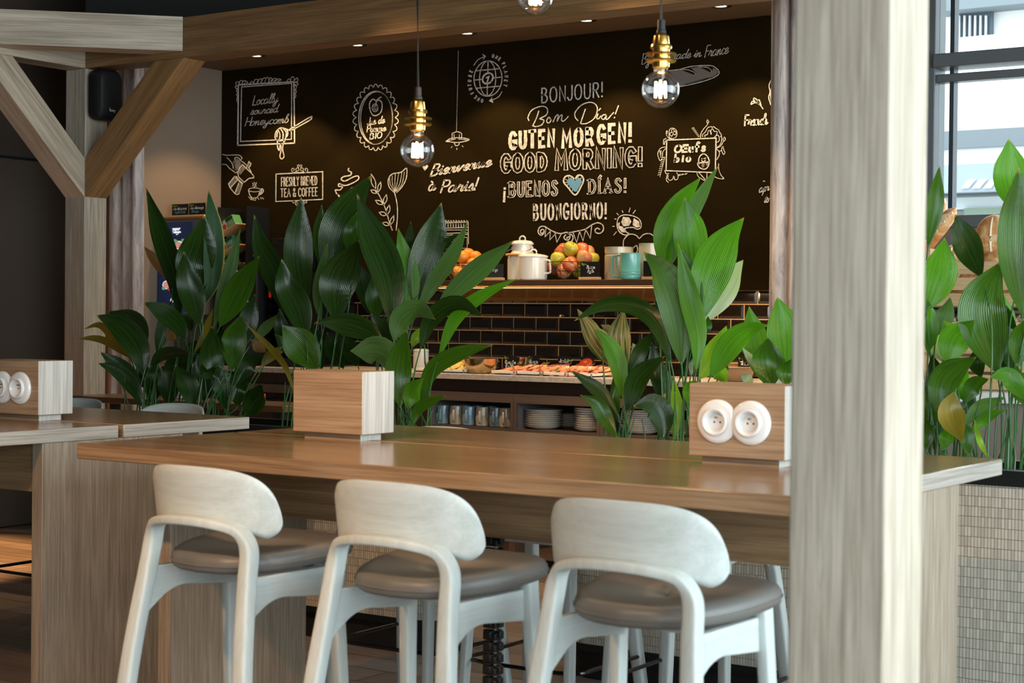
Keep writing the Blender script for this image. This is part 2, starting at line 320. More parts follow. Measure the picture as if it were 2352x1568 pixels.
# bevelled brick tiles over the counter
TW, TH, TD = .1525, .078, .009
tm = MB()
for k in range(-4, 2):
    z0 = 1.34 + k * TH; x = -5.424 - (k % 2 == 0) * 0 + (TW / 2 if k % 2 else 0) - 15 * TW
    while x < -3.2:
        a, b = max(x, XS) + .0028, min(x + TW, -3.19) - .0028; lo, hi = z0 + .0028, min(z0 + TH, 1.49) - .0028
        if b - a > .02 and hi - lo > .01:
            e = min(.013, (hi - lo) / 3)
            tm.add([(a, YW, lo), (b, YW, lo), (b, YW, hi), (a, YW, hi), (a, YW - .003, lo), (b, YW - .003, lo), (b, YW - .003, hi), (a, YW - .003, hi),
                    (a + e, YW - TD, lo + e), (b - e, YW - TD, lo + e), (b - e, YW - TD, hi - e), (a + e, YW - TD, hi - e)],
                   [(0, 1, 5, 4), (1, 2, 6, 5), (2, 3, 7, 6), (3, 0, 4, 7), (4, 5, 9, 8), (5, 6, 10, 9), (6, 7, 11, 10), (7, 4, 8, 11), (8, 9, 10, 11)])
        x += TW
struct('wall_back_tile', tm, M['tile_dark'], smooth=0)
# door in the left wall
door = thing('door_1', 'dark brown door with a steel lever handle in the left wall', 'door', (XL, 7.1, 0)); door['kind'] = 'structure'
MB().box(0, .03, -.55, .42, .01, 2.29).build('door_leaf', stain('door_brown', srgb(84, 74, 62), .55), door)
MB().box(0, .012, -.62, .47, 2.29, 2.31).build('door_gap', M['dark_hole'], door)
h = MB().lathe([(.024, 0), (.024, .012), (.010, .014), (.010, .05)], (.03, .37, 1.14), 16, Matrix.Rotation(pi / 2, 4, 'Y')).tube([(.075, .375, 1.14), (.078, .33, 1.14), (.078, .245, 1.14)], .010)
h.build('door_handle', M['steel'], door, label='steel lever handle')

# window behind the bread
win = thing('window_1', 'grey framed window above the bread crates', 'window', (-2.0, YW, 1.8)); win['kind'] = 'structure'
def wl(mb): mb.v = [(x + 2.0, y - YW, z - 1.8) for x, y, z in mb.v]; return mb
fr = MB().box(-2.935, -2.882, YW - .03, YW + .12, 1.8, 3.35).box(-2.935, -1.0, YW - .03, YW + .12, 1.79, 1.85).box(-2.935, -1.0, YW - .03, YW + .12, 3.28, 3.35).box(-1.06, -1.0, YW - .03, YW + .12, 1.8, 3.35)
wl(fr).build('window_frame', M['frame'], win, bevel=.004)
wl(MB().box(-2.882, -1.06, YW - .06, YW + .10, 2.563, 2.628).box(-2.882, -1.06, YW - .01, YW + .06, 2.495, 2.535)).build('transom', M['frame'], win, bevel=.004)
wl(MB().box(-2.818, -2.797, YW + .0, YW + .06, 1.85, 3.28)).build('mullion', stain('dark_mullion', srgb(40, 50, 56), .4), win)
wl(MB().box(-2.882, -1.06, YW + .03, YW + .036, 1.85, 2.563)).build('pane', M['pane'], win)
wl(MB().box(-2.882, -1.06, YW + .03, YW + .036, 2.628, 3.28)).build('pane', M['pane'], win)

# building across the street, seen through the window
YB = 15.0
def rect(mb, x0, y0, x1, y1, d0=0, d1=.1, Y=YB):       # a slab on the facade, corners read in the photograph at the facade's distance
    a = onY(x0, y0, Y); b = onY(x1, y1, Y); return mb.box(min(a.x, b.x), max(a.x, b.x), Y - d1, Y - d0, min(a.z, b.z), max(a.z, b.z))
bg = thing('building', 'white building with a barred window and grey awning across the street', 'building', (-4, YB, -.06))
def bl(mb): mb.v = [(x + 4, y - YB, z + .06) for x, y, z in mb.v]; return mb
bl(MB().box(-9, 3, YB, YB + 3, -.06, 9)).build('wall', stain('white_render', srgb(236, 238, 238), .9), bg)
wfr = bl(rect(MB(), 2195, 36, 2282, 100, 0, .06)).build('window', stain('dark_window', srgb(70, 86, 98), .3), bg)
wbm = MB()
for k in range(7): rect(wbm, 2198 + k * 12.2, 40, 2200.5 + k * 12.2, 98, .08, .11)
bl(wbm).build('window_bars', stain('white_bars', srgb(226, 230, 230), .7), wfr)
bl(rect(MB(), 2170, -4, 2500, 8, 0, .3)).build('eaves', stain('grey_trim', srgb(120, 130, 134), .7), bg)
bl(rect(MB(), 2100, 104, 2500, 300, 0, .2)).build('ledge', stain('bright_render', srgb(246, 247, 246), .9), bg)
bl(rect(MB(), 2100, 314, 2500, 334, 0, .3)).build('gutter', stain('dark_gutter', srgb(112, 120, 124), .6), bg)
bl(rect(MB(), 2100, 335, 2500, 394, 0, .25)).build('parapet', stain('pale_concrete', srgb(228, 232, 231), .9), bg)
aw = bl(rect(MB(), 2100, 394, 2500, 442, 0, .5)).build('awning', stain('slate_awning', srgb(150, 162, 172), .8), bg)
st = MB()
for k in range(7):
    a = onY(2215 + k * 25.5, 432, YB - .53); b = onY(2232 + k * 25.5, 412, YB - .53); w_ = .03
    st.prism([(a.x - w_, a.z), (a.x + w_, a.z), (b.x + w_, b.z), (b.x - w_, b.z)], YB - .53, YB - .505)
bl(st).build('stripe', stain('white_stripe', srgb(244, 246, 246), .8), aw)
bl(rect(MB(), 2100, 442, 2500, 448, 0, .4)).build('awning_rail', M['frame'], bg)
bl(rect(MB(), 2100, 449, 2500, 476, 0, .2)).build('shop_sign', stain('pale_blue_grey', srgb(206, 218, 224), .8), bg)
bl(rect(MB(), 2235, 482, 2330, 506, 0, .25)).build('shop_window', stain('green_grey_glass', srgb(120, 140, 128), .2), bg)
bl(rect(MB(), 2100, 508, 2500, 640, 0, .25)).build('shop_front', stain('mid_grey', srgb(120, 126, 128), .7), bg)

# ------------------------------------------------------------------ timber frame with braces
tf = thing('braced_post', 'brown oak post with knee braces and beams at the left', 'timber post', (-7.31, 6.48, 0))
def tl(mb): mb.v = [(x + 7.31, y - 6.48, z) for x, y, z in mb.v]; return mb
tl(MB().box(-7.39, -7.23, 6.4, 6.56, 0, 2.70)).build('post', M['oak_z'], tf, bevel=.003)
tl(MB().box(-7.39, 1.2, 6.4, 6.56, 2.70, 2.915)).build('crossbeam', M['beam'], tf, bevel=.003)
tl(MB().box(-7.39, -7.23, 4.4, 6.4, 2.70, 2.915)).build('crossbeam', M['oak_y'], tf, bevel=.003)
tl(MB().prism([(-6.477, 6.4), (-7.23, 5.647), (-7.23, 5.873), (-6.703, 6.4)], 2.735, 2.917, 'z')).build('corner_beam', wood('pale_oak_diagonal', OAK_L, OAK_D, 'x', .45, rot=(0, 0, radians(-45))), tf, label='pale diagonal beam across the corner')
tl(MB().prism([(-7.23, 2.20), (-7.23, 1.985), (-6.465, 2.70), (-6.69, 2.70)], 6.4, 6.56, 'y')).build('knee_brace', wood('shaded_oak_brace', srgb(156, 118, 74), srgb(112, 82, 48), 'x', .5, 1, .8, rot=(0, radians(45), 0)), tf, bevel=.003)  # same oak darkened: the shade on its front put into the colour
tl(MB().prism([(6.4, 2.20), (6.4, 1.985), (5.67, 2.70), (5.90, 2.70)], -7.39, -7.23, 'x')).build('knee_brace', wood('pale_oak_brace', OAK_L, OAK_D, 'y', .45, rot=(radians(45), 0, 0)), tf, bevel=.003)
# speaker on the post
sp = thing('loudspeaker', 'small black loudspeaker mounted high on the left oak post', 'speaker', (-7.225, 6.485, 2.41))
b = MB(); prof = [(.0, .75), (.02, .95), (.06, 1), (.095, .97), (.112, .86), (.118, .70)]
vs = []; fs = []; sec = rrect(.088, .145, .55, 6); n = len(sec)
for (dx, sc) in prof: vs += [(dx, u * sc, .145 + w * sc) for (u, w) in sec]
for i in range(len(prof) - 1): fs += [(i * n + k, i * n + (k + 1) % n, (i + 1) * n + (k + 1) % n, (i + 1) * n + k) for k in range(n)]
fs += [tuple(range(n)), tuple(range((len(prof) - 1) * n, len(prof) * n))]
b.add(vs, fs); b.build('cabinet', M['black_mat'], sp)
SPK = sp
MB().box(-.005, .03, -.03, .03, .08, .2).build('bracket', M['black'], sp)

# right foreground post
MB().box(-1.122, -.962, 2.439, 2.599, 0, 3.6).build('timber_post', M['oak_z'], None, bevel=.004)
tag(bpy.data.objects['timber_post'], 'thick pale oak post standing in front of the near table at right', 'post')

# downlights in the soffit
for i, x in enumerate((-6.989, -6.203, -5.423, -4.651, -3.862)):
    d = thing('ceiling_downlight', 'round recessed downlight, ' + ('leftmost', 'second from left', 'middle', 'second from right', 'rightmost')[i] + ' of five over the blackboard', 'downlight', (x, 7.52, 2.905), 0, 'recessed downlights above the blackboard')
    MB().lathe([(.030, -.001), (.030, -.006), (.052, -.006), (.056, 0)], n=28, caps=False).build('trim_ring', M['black'], d)
    MB().lathe([(.0, -.004), (.030, -.003)], n=24, caps=False).build('lamp', M['lamp_on'], d)
    spot('downlight_beam', (x, 7.52, 2.892), 40, (1, .68, .34), 104, .35, .02)

# pendant lamps over the near table
def pendant():
    p = thing('pendant_lamp', '', 'pendant lamp', (0, 0, 0), 0, 'bare bulb pendants over the near table')
    R = .0475
    MB().tube([(0.012, 0, 1.9), (.0, 0, 1.2), (.003, 0, .7), (-.004, 0, .45), (0, 0, .160)], .0042, 10).build('cord', M['cord'], p)
    MB().lathe([(.009, .175), (.010, .150), (.012, .148), (.012, .142)], n=20).build('cord_grip', M['black_mat'], p)
    pr = [(.011, .143), (.014, .138), (.019, .134), (.021, .118), (.021, .112), (.026, .112), (.0275, .107), (.026, .102), (.022, .102), (.022, .092), (.038, .091), (.040, .088), (.038, .085), (.0225, .084), (.0225, .076), (.037, .075), (.039, .072), (.037, .069), (.022, .068), (.0215, .056), (.019, .053)]
    MB().lathe(pr, n=32).build('lamp_socket', M['brass'], p)
    pf = [(.0175, .060), (.0175, .046)] + [(R * sin(t), R * cos(t)) for t in np.linspace(.42, pi, 20)]
    MB().lathe(pf, n=36, caps=False).build('bulb', M['bulb'], p, smooth=180)
    MB().lathe([(.010, .05), (.008, .03), (.004, .022), (.004, .018)], n=12).build('bulb_stem', M['tumbler'], p)
    fm = MB()
    for k in range(6):
        a = k * pi / 3; fm.tube([(.013 * cos(a), .013 * sin(a), .018), (.015 * cos(a), .015 * sin(a), -.02)], .0024, 6)
    fm.build('filament', M['filament'], p); return p
P0 = pendant(); P0.location = (-2.86, 3.735, 1.799); P0['label'] = 'brass socket pendant with clear glowing bulb, hanging lowest, left of the centre'
P1 = dup(P0, (-2.086, 3.735, 1.916), 1.0, 'brass socket pendant with clear glowing bulb hanging before the baguette drawing')
P2 = dup(P0, (-2.47, 3.735, 2.188), 2.0, 'pendant bulb hanging highest, cut off by the top of the photo')
for p in (P0, P1, P2):
    l = bpy.data.lights.new('pendant_glow', 'POINT'); l.energy = 7; l.color = (1, .64, .33); l.shadow_soft_size = .012
    o = bpy.data.objects.new('pendant_glow', l); COL.objects.link(o); o.location = p.location + Vector((0, 0, 0))

# ------------------------------------------------------------------ curtains
def curtain(name, x0, x1, y, z1, folds, label, amp=.03):
    m = MB(); n = folds * 10; top = []; vs = []; fs = []; nz = 16
    for j in range(nz + 1):
        z = .02 + (z1 - .02) * j / nz
        for i in range(n + 1):
            s = i / n; a = amp * (1 + .25 * sin(7 * s + .6 * z))
            vs.append((x0 + (x1 - x0) * s + .006 * sin(13 * s + 1.1 * z), y + a * sin(2 * pi * folds * s + .35 * sin(.9 * z)) + .4 * a * sin(3.7 * pi * folds * s), z))
    for j in range(nz):
        for i in range(n): fs.append((j * (n + 1) + i, j * (n + 1) + i + 1, (j + 1) * (n + 1) + i + 1, (j + 1) * (n + 1) + i))
    m.add(vs, fs); o = m.build(name, M['curtain'], None, smooth=180)
    s = o.modifiers.new('thick', 'SOLIDIFY'); s.thickness = .006
    return tag(o, label, 'curtain')
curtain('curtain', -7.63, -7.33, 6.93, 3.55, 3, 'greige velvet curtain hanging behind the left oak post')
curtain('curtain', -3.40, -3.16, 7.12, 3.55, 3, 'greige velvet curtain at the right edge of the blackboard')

# ------------------------------------------------------------------ bar tables
TZ, TB = .955, .910
def bar_table(x0, x1, label):
    t = thing('bar_table', label, 'table', ((x0 + x1) / 2, 3.96, 0), 0, 'long oak bar tables'); cx = (x0 + x1) / 2
    def loc(mb): mb.v = [(x - cx, y - 3.96, z) for x, y, z in mb.v]; return mb
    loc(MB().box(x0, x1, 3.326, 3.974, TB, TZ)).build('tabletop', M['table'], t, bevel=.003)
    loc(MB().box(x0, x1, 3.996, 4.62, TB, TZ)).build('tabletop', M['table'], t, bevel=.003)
    loc(MB().box(x0 + .05, x1 - .05, 3.974, 3.996, TB, TZ - .004)).build('seam_strip', M['beam'], t)
    loc(MB().box(x0 + .004, x0 + .054, 3.65, 4.28, 0, TB)).build('leg_panel', M['leg'], t, bevel=.002)
    loc(MB().box(x1 - .054, x1 - .004, 3.65, 4.28, 0, TB)).build('leg_panel', M['leg'], t, bevel=.002)
    loc(MB().box(x0 + .054, x1 - .054, 3.66, 3.70, .748, TB)).build('apron', wood('dark_oak_apron', srgb(150, 122, 88), srgb(110, 86, 58), 'x', .5), t)
    loc(MB().box(x0 + .054, x1 - .054, 4.23, 4.27, .748, TB)).build('apron', M['beam'], t); return t
bar_table(-3.784, -1.482, 'nearest long oak bar table, with three grey stools along its front')
bar_table(-6.612, -4.312, 'long oak bar table at the left, behind the nearest one')

# oak blocks with power sockets on the tables
def socket_box(x, label, sockets):
    W2, D, H = .1375, .155, .19
    t = thing('socket_box', label, 'power box', (x, 3.992, TZ), 0, 'oak blocks standing on the bar tables')
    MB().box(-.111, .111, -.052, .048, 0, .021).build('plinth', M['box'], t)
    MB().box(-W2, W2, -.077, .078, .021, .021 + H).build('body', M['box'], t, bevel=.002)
    if sockets:
        sx = .0478
        for s in (-1, 1):
            m = MB().lathe([(.0365, 0), (.0365, .012), (.045, .0125), (.050, .0105), (.0545, .0085), (.0572, .005), (.0576, 0)], (s * sx, 0, 0), 56, Matrix.Rotation(pi / 2, 4, 'X'), caps=False)
            m.v = [((max(v[0], .0004) if s > 0 else min(v[0], -.0004)) - .006, v[1] - .0772, v[2] + .021 + H * .487) for v in m.v]
            ro = m.build('socket_rosette', M['white_cer'], t, smooth=50)
            x0 = s * sx - .006; z0 = .021 + H * .487; yo = -.0772
            R = Matrix.Rotation(pi / 2, 4, 'X')
            def part(nm, prof, dx, dz, mt, n=40):
                m = MB().lathe(prof, (x0 + dx, yo, z0 + dz), n, R, caps=False); return m.build(nm, mt, ro, smooth=40)
            part('socket_cup', [(.0362, .011), (.0362, .0205), (.033, .0225), (.0285, .021), (.026, .016), (.0235, .004), (.0215, .0015), (0, .001)], 0, 0, M['white_cer'])
            for dx in (-.0085, .0085): part('pin_hole', [(.0027, .0016), (0, .0022)], dx, -.002, M['dark_hole'], 12)
            part('screw', [(.0018, .0014), (0, .0022)], 0, -.002, M['steel'], 10)
            part('earth_pin', [(.0028, .001), (.0028, .014), (.0015, .016), (0, .016)], 0, .0105, M['steel'], 12)
    return t
socket_box(-3.335, 'plain oak block standing on the near table, left of centre', False)
socket_box(-1.952, 'oak block with two white sockets beside the foreground post', True)
socket_box(-4.79, 'oak block with two white sockets on the left table', True)

# ------------------------------------------------------------------ bar stools (sitter faces +y)
def bar_stool():
    t = thing('bar_stool', '', 'bar stool')
    # cushion: rounded shield
    out = []
    half = catmull([(0, -.012), (.085, .004), (.148, .055), (.190, .15), (.208, .27), (.200, .345), (.155, .382), (.07, .393), (0, .395)], 5)
    out = half + [(-x, y) for x, y in reversed(half[1:-1])]; out = [(x, y + .022) for x, y in out]; n = len(out); cy = .22
    lay = [(.80, .709), (.95, .711), (.995, .718), (1.0, .729), (.995, .740), (.97, .750), (.92, .756), (.82, .758), (.6, .754), (.3, .750), (0.02, .749)]
    vs = [(x * k, cy + (y - cy) * k, z + .012 * ((y - .22) / .2) * (1 if z > .72 else 1)) for k, z in lay for x, y in out]
    fs = [(i * n + k, i * n + (k + 1) % n, (i + 1) * n + (k + 1) % n, (i + 1) * n + k) for i in range(len(lay) - 1) for k in range(n)]
    fs += [tuple(range(n)), tuple(range((len(lay) - 1) * n, len(lay) * n))]
    se = MB().add(vs, fs).build('seat', M['leather'], t, smooth=80)
    ring = [(x * 1.004, cy + (y - cy) * 1.004, .730 + .012 * ((y - .22) / .2)) for x, y in out]
    MB().sweep(ring, circ(.0022, 6), closed=True).build('piping', stain('seam_grey', srgb(104, 100, 92), .5), se)
    # curved back shell
    ns, nz = 56, 12; vs = []; fs = []
    def plan(s): a = s * 1.15; return .207 * sin(a) / sin(1.15), .092 * (1 - cos(a)) / (1 - cos(1.15))
    def pt(s, q, off):
        k = min(1, abs(s)); zc = .895 - .062 * k * k
        top = zc + (.964 - .014 * k * k - zc) * (1 - k ** 3.4) ** (1 / 2.3)
        bot = zc - (zc - .834 + .052 * min(1, (k / .8) ** 2)) * (1 - k ** 6) ** (1 / 2.3)
        z = bot + (top - bot) * (q + 1) / 2
        x, y = plan(s); a = s * 1.15; nx, ny = sin(a) * .9, -cos(a)         # outward
        y -= (z - .84) * .16
        return (x + nx * off, y + ny * off, z)
    for off in (0.007, -.007):
        for i in range(ns + 1):
            s = -1 + 2 * i / ns; s = sin(s * pi / 2)
            for j in range(nz + 1):
                q = -1 + 2 * j / nz; e = 1 if abs(q) < .99 else .45
                vs.append(pt(s, q, off * e))
    A = (ns + 1) * (nz + 1)
    for i in range(ns):
        for j in range(nz):
            a = i * (nz + 1) + j; b_ = a + nz + 1
            fs += [(a, b_, b_ + 1, a + 1), (A + a, A + a + 1, A + b_ + 1, A + b_)]
    for i in range(ns):
        a = i * (nz + 1); b_ = a + nz + 1; fs += [(a, A + a, A + b_, b_), (a + nz, b_ + nz, A + b_ + nz, A + a + nz)]
    MB().add(vs, fs).build('backrest', M['ash'], t, smooth=75)
    # rear frame: two legs and the rail under the shell, one bent piece
    def arcx(x): return -.012 + .75 * (x / .212) ** 2 * .105
    path = [(-.232, -.075, 0), (-.21, -.045, .25), (-.187, -.018, .5), (-.170, .012, .68), (-.166, .024, .745), (-.160, .026, .778), (-.147, .020, .803), (-.124, .008, .818), (-.07, -.010, .828), (0, -.017, .831)]
    path = path + [(-x, y, z) for x, y, z in reversed(path[:-1])]
    path = catmull(path, 4)
    vs = []; sec0 = rrect(1, 1, .45, 3)
    pts = [Vector(p) for p in path]; n = len(sec0); fs = []
    for i, p in enumerate(pts):
        tn = (pts[min(i + 1, len(pts) - 1)] - pts[max(i - 1, 0)]).normalized()
        e1 = Vector((0, 1, 0)); e1 = (e1 - tn * e1.dot(tn)).normalized(); e2 = tn.cross(e1)
        f_ = min(1, max(0, (p.z - .55) / .25)); top = p.z > .79
        a = .0185 + .004 * f_; g_ = min(1, max(0, (p.z - .77) / .045)); b = (.0165 + .005 * sin(pi * min(1, p.z / .8))) * (1 - g_) + .0115 * g_
        for (u, w) in sec0: vs.append(p + e1 * (u * a) + e2 * (w * b))
    for i in range(len(pts) - 1):
        for k in range(n): fs.append((i * n + k, (i + 1) * n + k, (i + 1) * n + (k + 1) % n, i * n + (k + 1) % n))
    fs += [tuple(range(n)), tuple(range((len(pts) - 1) * n, len(pts) * n))]
    MB().add(vs, fs).build('rear_frame', M['ash_z'], t, smooth=50)
    for s in (-1, 1):
        MB().sweep([(s * .178, .318, .72), (s * .188, .333, .5), (s * .205, .36, .0)], rrect(.021, .015, .4, 2), ref=(0, 1, 0), scales=[1.05, .95, .8]).build('leg', M['ash_z'], t, smooth=50)
        poly = [(.012, .700), (.32, .698), (.32, .622)] + catmull([(.32, .622), (.20, .634), (.13, .640), (.08, .630), (.04, .608), (-.002, .580)], 4)[1:]
        MB().prism(poly, s * .168 - .010, s * .168 + .010, 'x').build('side_rail', M['ash'], t, bevel=.003)
    MB().box(-.158, .158, .308, .330, .640, .702).build('front_rail', M['ash'], t, bevel=.003)
    MB().tube(catmull([(-.222, -.03, .24), (-.216, .2, .24), (-.196, .325, .24), (0, .345, .24), (.196, .325, .24), (.216, .2, .24), (.222, -.03, .24)], 6), .007, 8).build('footrest', M['black_gloss'], t)
    for s in (-1, 1): MB().box(s * .12 - .02, s * .12 + .02, .255, .29, .697, .706).build('spacer', M['black'], t)
    return t
S0 = bar_stool(); S0['group'] = 'pale grey bar stools'
S0.location = (-2.944, 2.955, 0); S0['label'] = 'pale grey bar stool at the near table, leftmost of the three in front'
dup(S0, (-2.344, 2.955, 0), None, 'pale grey bar stool at the near table, middle of the three in front')
dup(S0, (-1.741, 2.955, 0), None, 'pale grey bar stool beside the foreground post, rightmost in front')
for x, y, rz, lb in ((-3.46, 4.69, pi, 'pale stool beyond the near table, its back just topping the table edge'),
                     (-2.93, 4.71, pi, 'pale stool on the far side of the near table, beside the cable chain'),
                     (-2.40, 4.71, pi, 'pale stool beyond the near table, legs seen behind the rightmost front stool'),
                     (-5.06, 5.0, pi, 'pale stool behind the left table, only its curved back top showing'),
                     (-5.66, 5.0, pi, 'pale stool behind the left table, beside its socket block')):
    so = dup(S0, (x, y, 0), rz, lb)
    if x in (-3.46, -2.93, -2.40): so.scale.z = .978 if x > -3 else .988

# black cable chain from table to floor
cs = thing('cable_chain', 'black vertebrae cable chain running from the near table to the floor', 'cable chain', (-2.723, 3.935, 0))
for k in range(26):
    z = .012 + k * .0335; m = MB()
    m.box(-.022, .022, -.022, .022, z, z + .020).box(-.030, .030, -.010, .010, z + .006, z + .026).box(-.010, .010, -.030, .030, z + .006, z + .026)
    m.build('link', M['black'], cs, bevel=.002)
MB().tube([(.006, 0, 0), (.006, 0, .905)], .006).build('cable', M['steel'], cs)
MB().lathe([(.055, 0), (.055, .008), (.03, .012), (0, .012)], n=24).build('foot', M['black'], cs)

# ------------------------------------------------------------------ planters with rounded ends
PY0, PY1 = 5.25, 5.66; PR = (PY1 - PY0) / 2; PYC = (PY0 + PY1) / 2
def stadium(x0, x1, r, n=14):
    q = []
    for k in range(n + 1): a = -pi / 2 + pi * k / n; q.append((x1 - PR + r * cos(a), PYC + r * sin(a)))
    for k in range(n + 1): a = pi / 2 + pi * k / n; q.append((x0 + PR + r * cos(a), PYC + r * sin(a)))
    return q
def planter(x0, x1, label):
    t = thing('planter_box', label, 'planter', ((x0 + x1) / 2, PYC, 0), 0, 'long tiled planters'); cx = (x0 + x1) / 2
    def loc(q): return [(x - cx, y - PYC) for x, y in q]
    o = loc(stadium(x0, x1, PR)); n = len(o)
    MB().prism(loc(stadium(x0, x1, PR - .045)), 0, .115, 'z').build('plinth', M['black_mat'], t, smooth=40)
    vs = []; fs = []; uv = []; u = 0
    for k in range(n + 1):
        p = o[k % n]
        if k: u += sqrt((p[0] - o[k - 1][0]) ** 2 + (p[1] - o[k - 1][1]) ** 2)
        for z in (.135, .82): vs.append((p[0], p[1], z)); uv.append((u, z))
    for k in range(n): fs.append((2 * k, 2 * k + 2, 2 * k + 3, 2 * k + 1))
    MB().add(vs, fs).build('tiled_skirt', M['mosaic'], t, smooth=40, uvs=uv)
    MB().prism(loc(stadium(x0, x1, PR + .004)), .112, .138, 'z').build('base_trim', M['rim'], t, smooth=40)
    a, b = loc(stadium(x0, x1, PR + .008)), loc(stadium(x0, x1, PR - .03)); vs = []; fs = []
    for (q, z) in ((a, .818), (a, .868), (b, .868), (b, .70)): vs += [(x, y, z) for x, y in q]
    for i in range(3):
        for k in range(n): fs.append((i * n + k, i * n + (k + 1) % n, (i + 1) * n + (k + 1) % n, (i + 1) * n + k))
    MB().add(vs, fs).build('rim', M['rim'], t, smooth=40)
    q = loc(stadium(x0, x1, PR - .031)); MB().prism(q, .12, .842, 'z').build('soil', M['soil'], t, smooth=0); return t
planter(-5.98, -3.862, 'tiled planter with rounded end standing behind the left table')
planter(-3.415, .6, 'tiled planter running along behind the near table to the right edge')

# ------------------------------------------------------------------ stroke lettering
G = {
'A': '0,0 30,100 60,0|12,38 48,38', 'B': '6,0 6,100|~6,100 34,96 42,76 30,56 6,53|~6,53 36,50 50,27 36,3 6,0', 'C': '~52,82 38,99 18,95 5,68 5,32 18,5 38,1 52,18',
'D': '6,0 6,100|~6,100 36,94 52,66 52,34 36,6 6,0', 'E': '44,100 6,100 6,0 44,0|6,52 36,52', 'F': '44,100 6,100|6,100 6,0|6,52 36,52', 'G': '~52,82 38,99 18,95 5,68 5,32 18,5 38,2 54,20|54,20 54,46 32,46',
'H': '6,0 6,100|50,0 50,100|6,50 50,50', 'I': '6,0 6,100', 'J': '~36,100 36,30 28,4 12,2 0,20', 'K': '6,0 6,100|46,100 6,45 48,0', 'L': '6,100 6,0 42,0', 'M': '4,0 8,100 34,35 60,100 64,0', 'N': '6,0 6,100 50,0 50,100',
'O': '~30,100 10,86 3,50 10,14 30,0 50,14 57,50 50,86 30,100', 'P': '6,0 6,100|~6,100 38,96 46,74 36,52 6,48', 'R': '6,0 6,100|~6,100 38,96 46,76 36,54 6,50|24,50 50,0', 'S': '~46,84 32,99 12,94 8,74 24,55 42,40 46,18 30,1 10,4 2,20',
'T': '0,100 50,100|25,100 25,0', 'U': '~5,100 5,30 14,6 28,0 42,6 51,30 51,100', 'V': '0,100 25,0 50,100', 'W': '0,100 16,0 32,70 48,0 64,100', 'Y': '0,100 26,50 52,100|26,50 26,0',
'&': '~56,0 16,70 18,94 30,99 40,88 34,70 10,40 6,18 20,1 38,6 56,40', '!': '8,100 7,32|7,5 7,0', '"': '0,100 2,80|10,100 12,80', ' ': '', '1': '4,80 18,100 18,0', 'Í': '6,0 6,100|4,112 18,128',
'a': '~40,46 24,52 8,38 6,12 18,0 34,14 42,48|~42,48 40,12 48,2 60,16', 'à': '~40,46 24,52 8,38 6,12 18,0 34,14 42,48|~42,48 40,12 48,2 60,16|14,78 26,66', 'b': '~2,20 20,70 26,98 16,98 10,60 10,10 22,0 36,14 36,36 24,48 12,36', 'c': '~38,40 24,52 8,36 8,10 22,0 44,16',
'd': '~40,44 24,52 8,36 8,10 20,0 34,14|~52,100 42,40 42,10 50,2 60,14', 'e': '~6,18 26,26 34,42 22,52 8,36 8,10 22,0 46,18', 'f': '~0,10 20,50 34,92 26,100 18,70 10,0 4,-34 -2,-28 10,-4 34,14', 'g': '~40,46 24,52 8,38 8,14 20,4 36,18 42,48|~42,48 32,-20 16,-40 4,-28 18,-8 54,16',
'h': '~0,10 18,60 24,98 14,98 8,50 6,0|~6,10 20,44 32,48 34,30 30,8 38,2 52,16', 'i': '~0,16 14,48 10,12 18,2 32,16|14,68 16,72', 'l': '~0,12 18,60 24,96 14,98 8,50 10,8 18,1 32,16', 'm': '~0,20 8,48 8,0|~8,10 18,42 26,48 28,30 26,0|~26,10 38,44 46,48 48,30 46,8 54,2 66,16',
'n': '~0,20 8,48 8,0|~8,10 20,42 30,48 32,30 30,8 38,2 52,16', 'o': '~24,50 8,40 6,12 20,0 34,12 34,38 24,50 30,42 48,44', 'p': '~4,20 14,50 10,0 4,-40|~12,30 26,50 40,40 38,12 24,0 10,8', 'r': '~0,14 12,46 14,54 20,44 32,44 28,12 36,2 48,16', 's': '~0,10 20,54 28,24 22,2 6,4|~22,2 34,4 44,16',
't': '~0,12 16,60 20,90|~20,90 12,20 16,2 30,14|4,58 34,62', 'u': '~0,20 8,48 8,14 16,2 30,16 36,48|~36,48 34,12 42,2 56,16', 'v': '~0,30 8,48 16,2 36,46 48,42', 'y': '~4,48 8,18 18,8 32,20 40,48|~40,48 30,-20 16,-42 4,-30 18,-8 52,16', 'q': '~40,46 24,52 8,38 8,14 20,4 36,18 42,48|42,48 36,-40', '\'': '4,100 0,84'}
G['é'] = G['e'] + '|20,66 30,80'; G['j'] = '~10,48 10,-20 0,-40 -10,-30 0,-8 24,14|10,68 11,72'; G['k'] = '~0,10 18,60 24,98 14,98 8,50 6,0|~6,18 30,48 22,26 14,22 30,4 48,16'
G.update({'ū': '~6,50 6,16 14,2 26,4 36,16|36,50 36,0', 'ƒ': '~36,90 26,100 15,88 14,60 14,0|2,52 32,52', 'ş': '~32,42 20,50 8,42 10,30 24,24 32,14 24,2 8,2 2,10', 'ƀ': '6,100 6,0|~6,36 20,50 36,40 38,18 26,0 6,8',
          'ī': '8,50 8,0|8,72 8,77', 'ō': '~22,50 8,40 5,24 12,4 24,0 36,10 38,28 32,44 22,50'})
def glyph(ch):
    out = []
    for s in G.get(ch, '').split('|'):
        if not s: continue
        sm = s[0] == '~'; p = [tuple(float(v) for v in q.split(',')) for q in s.lstrip('~').split()]
        out.append(catmull(p, 5) if sm else p)
    return out
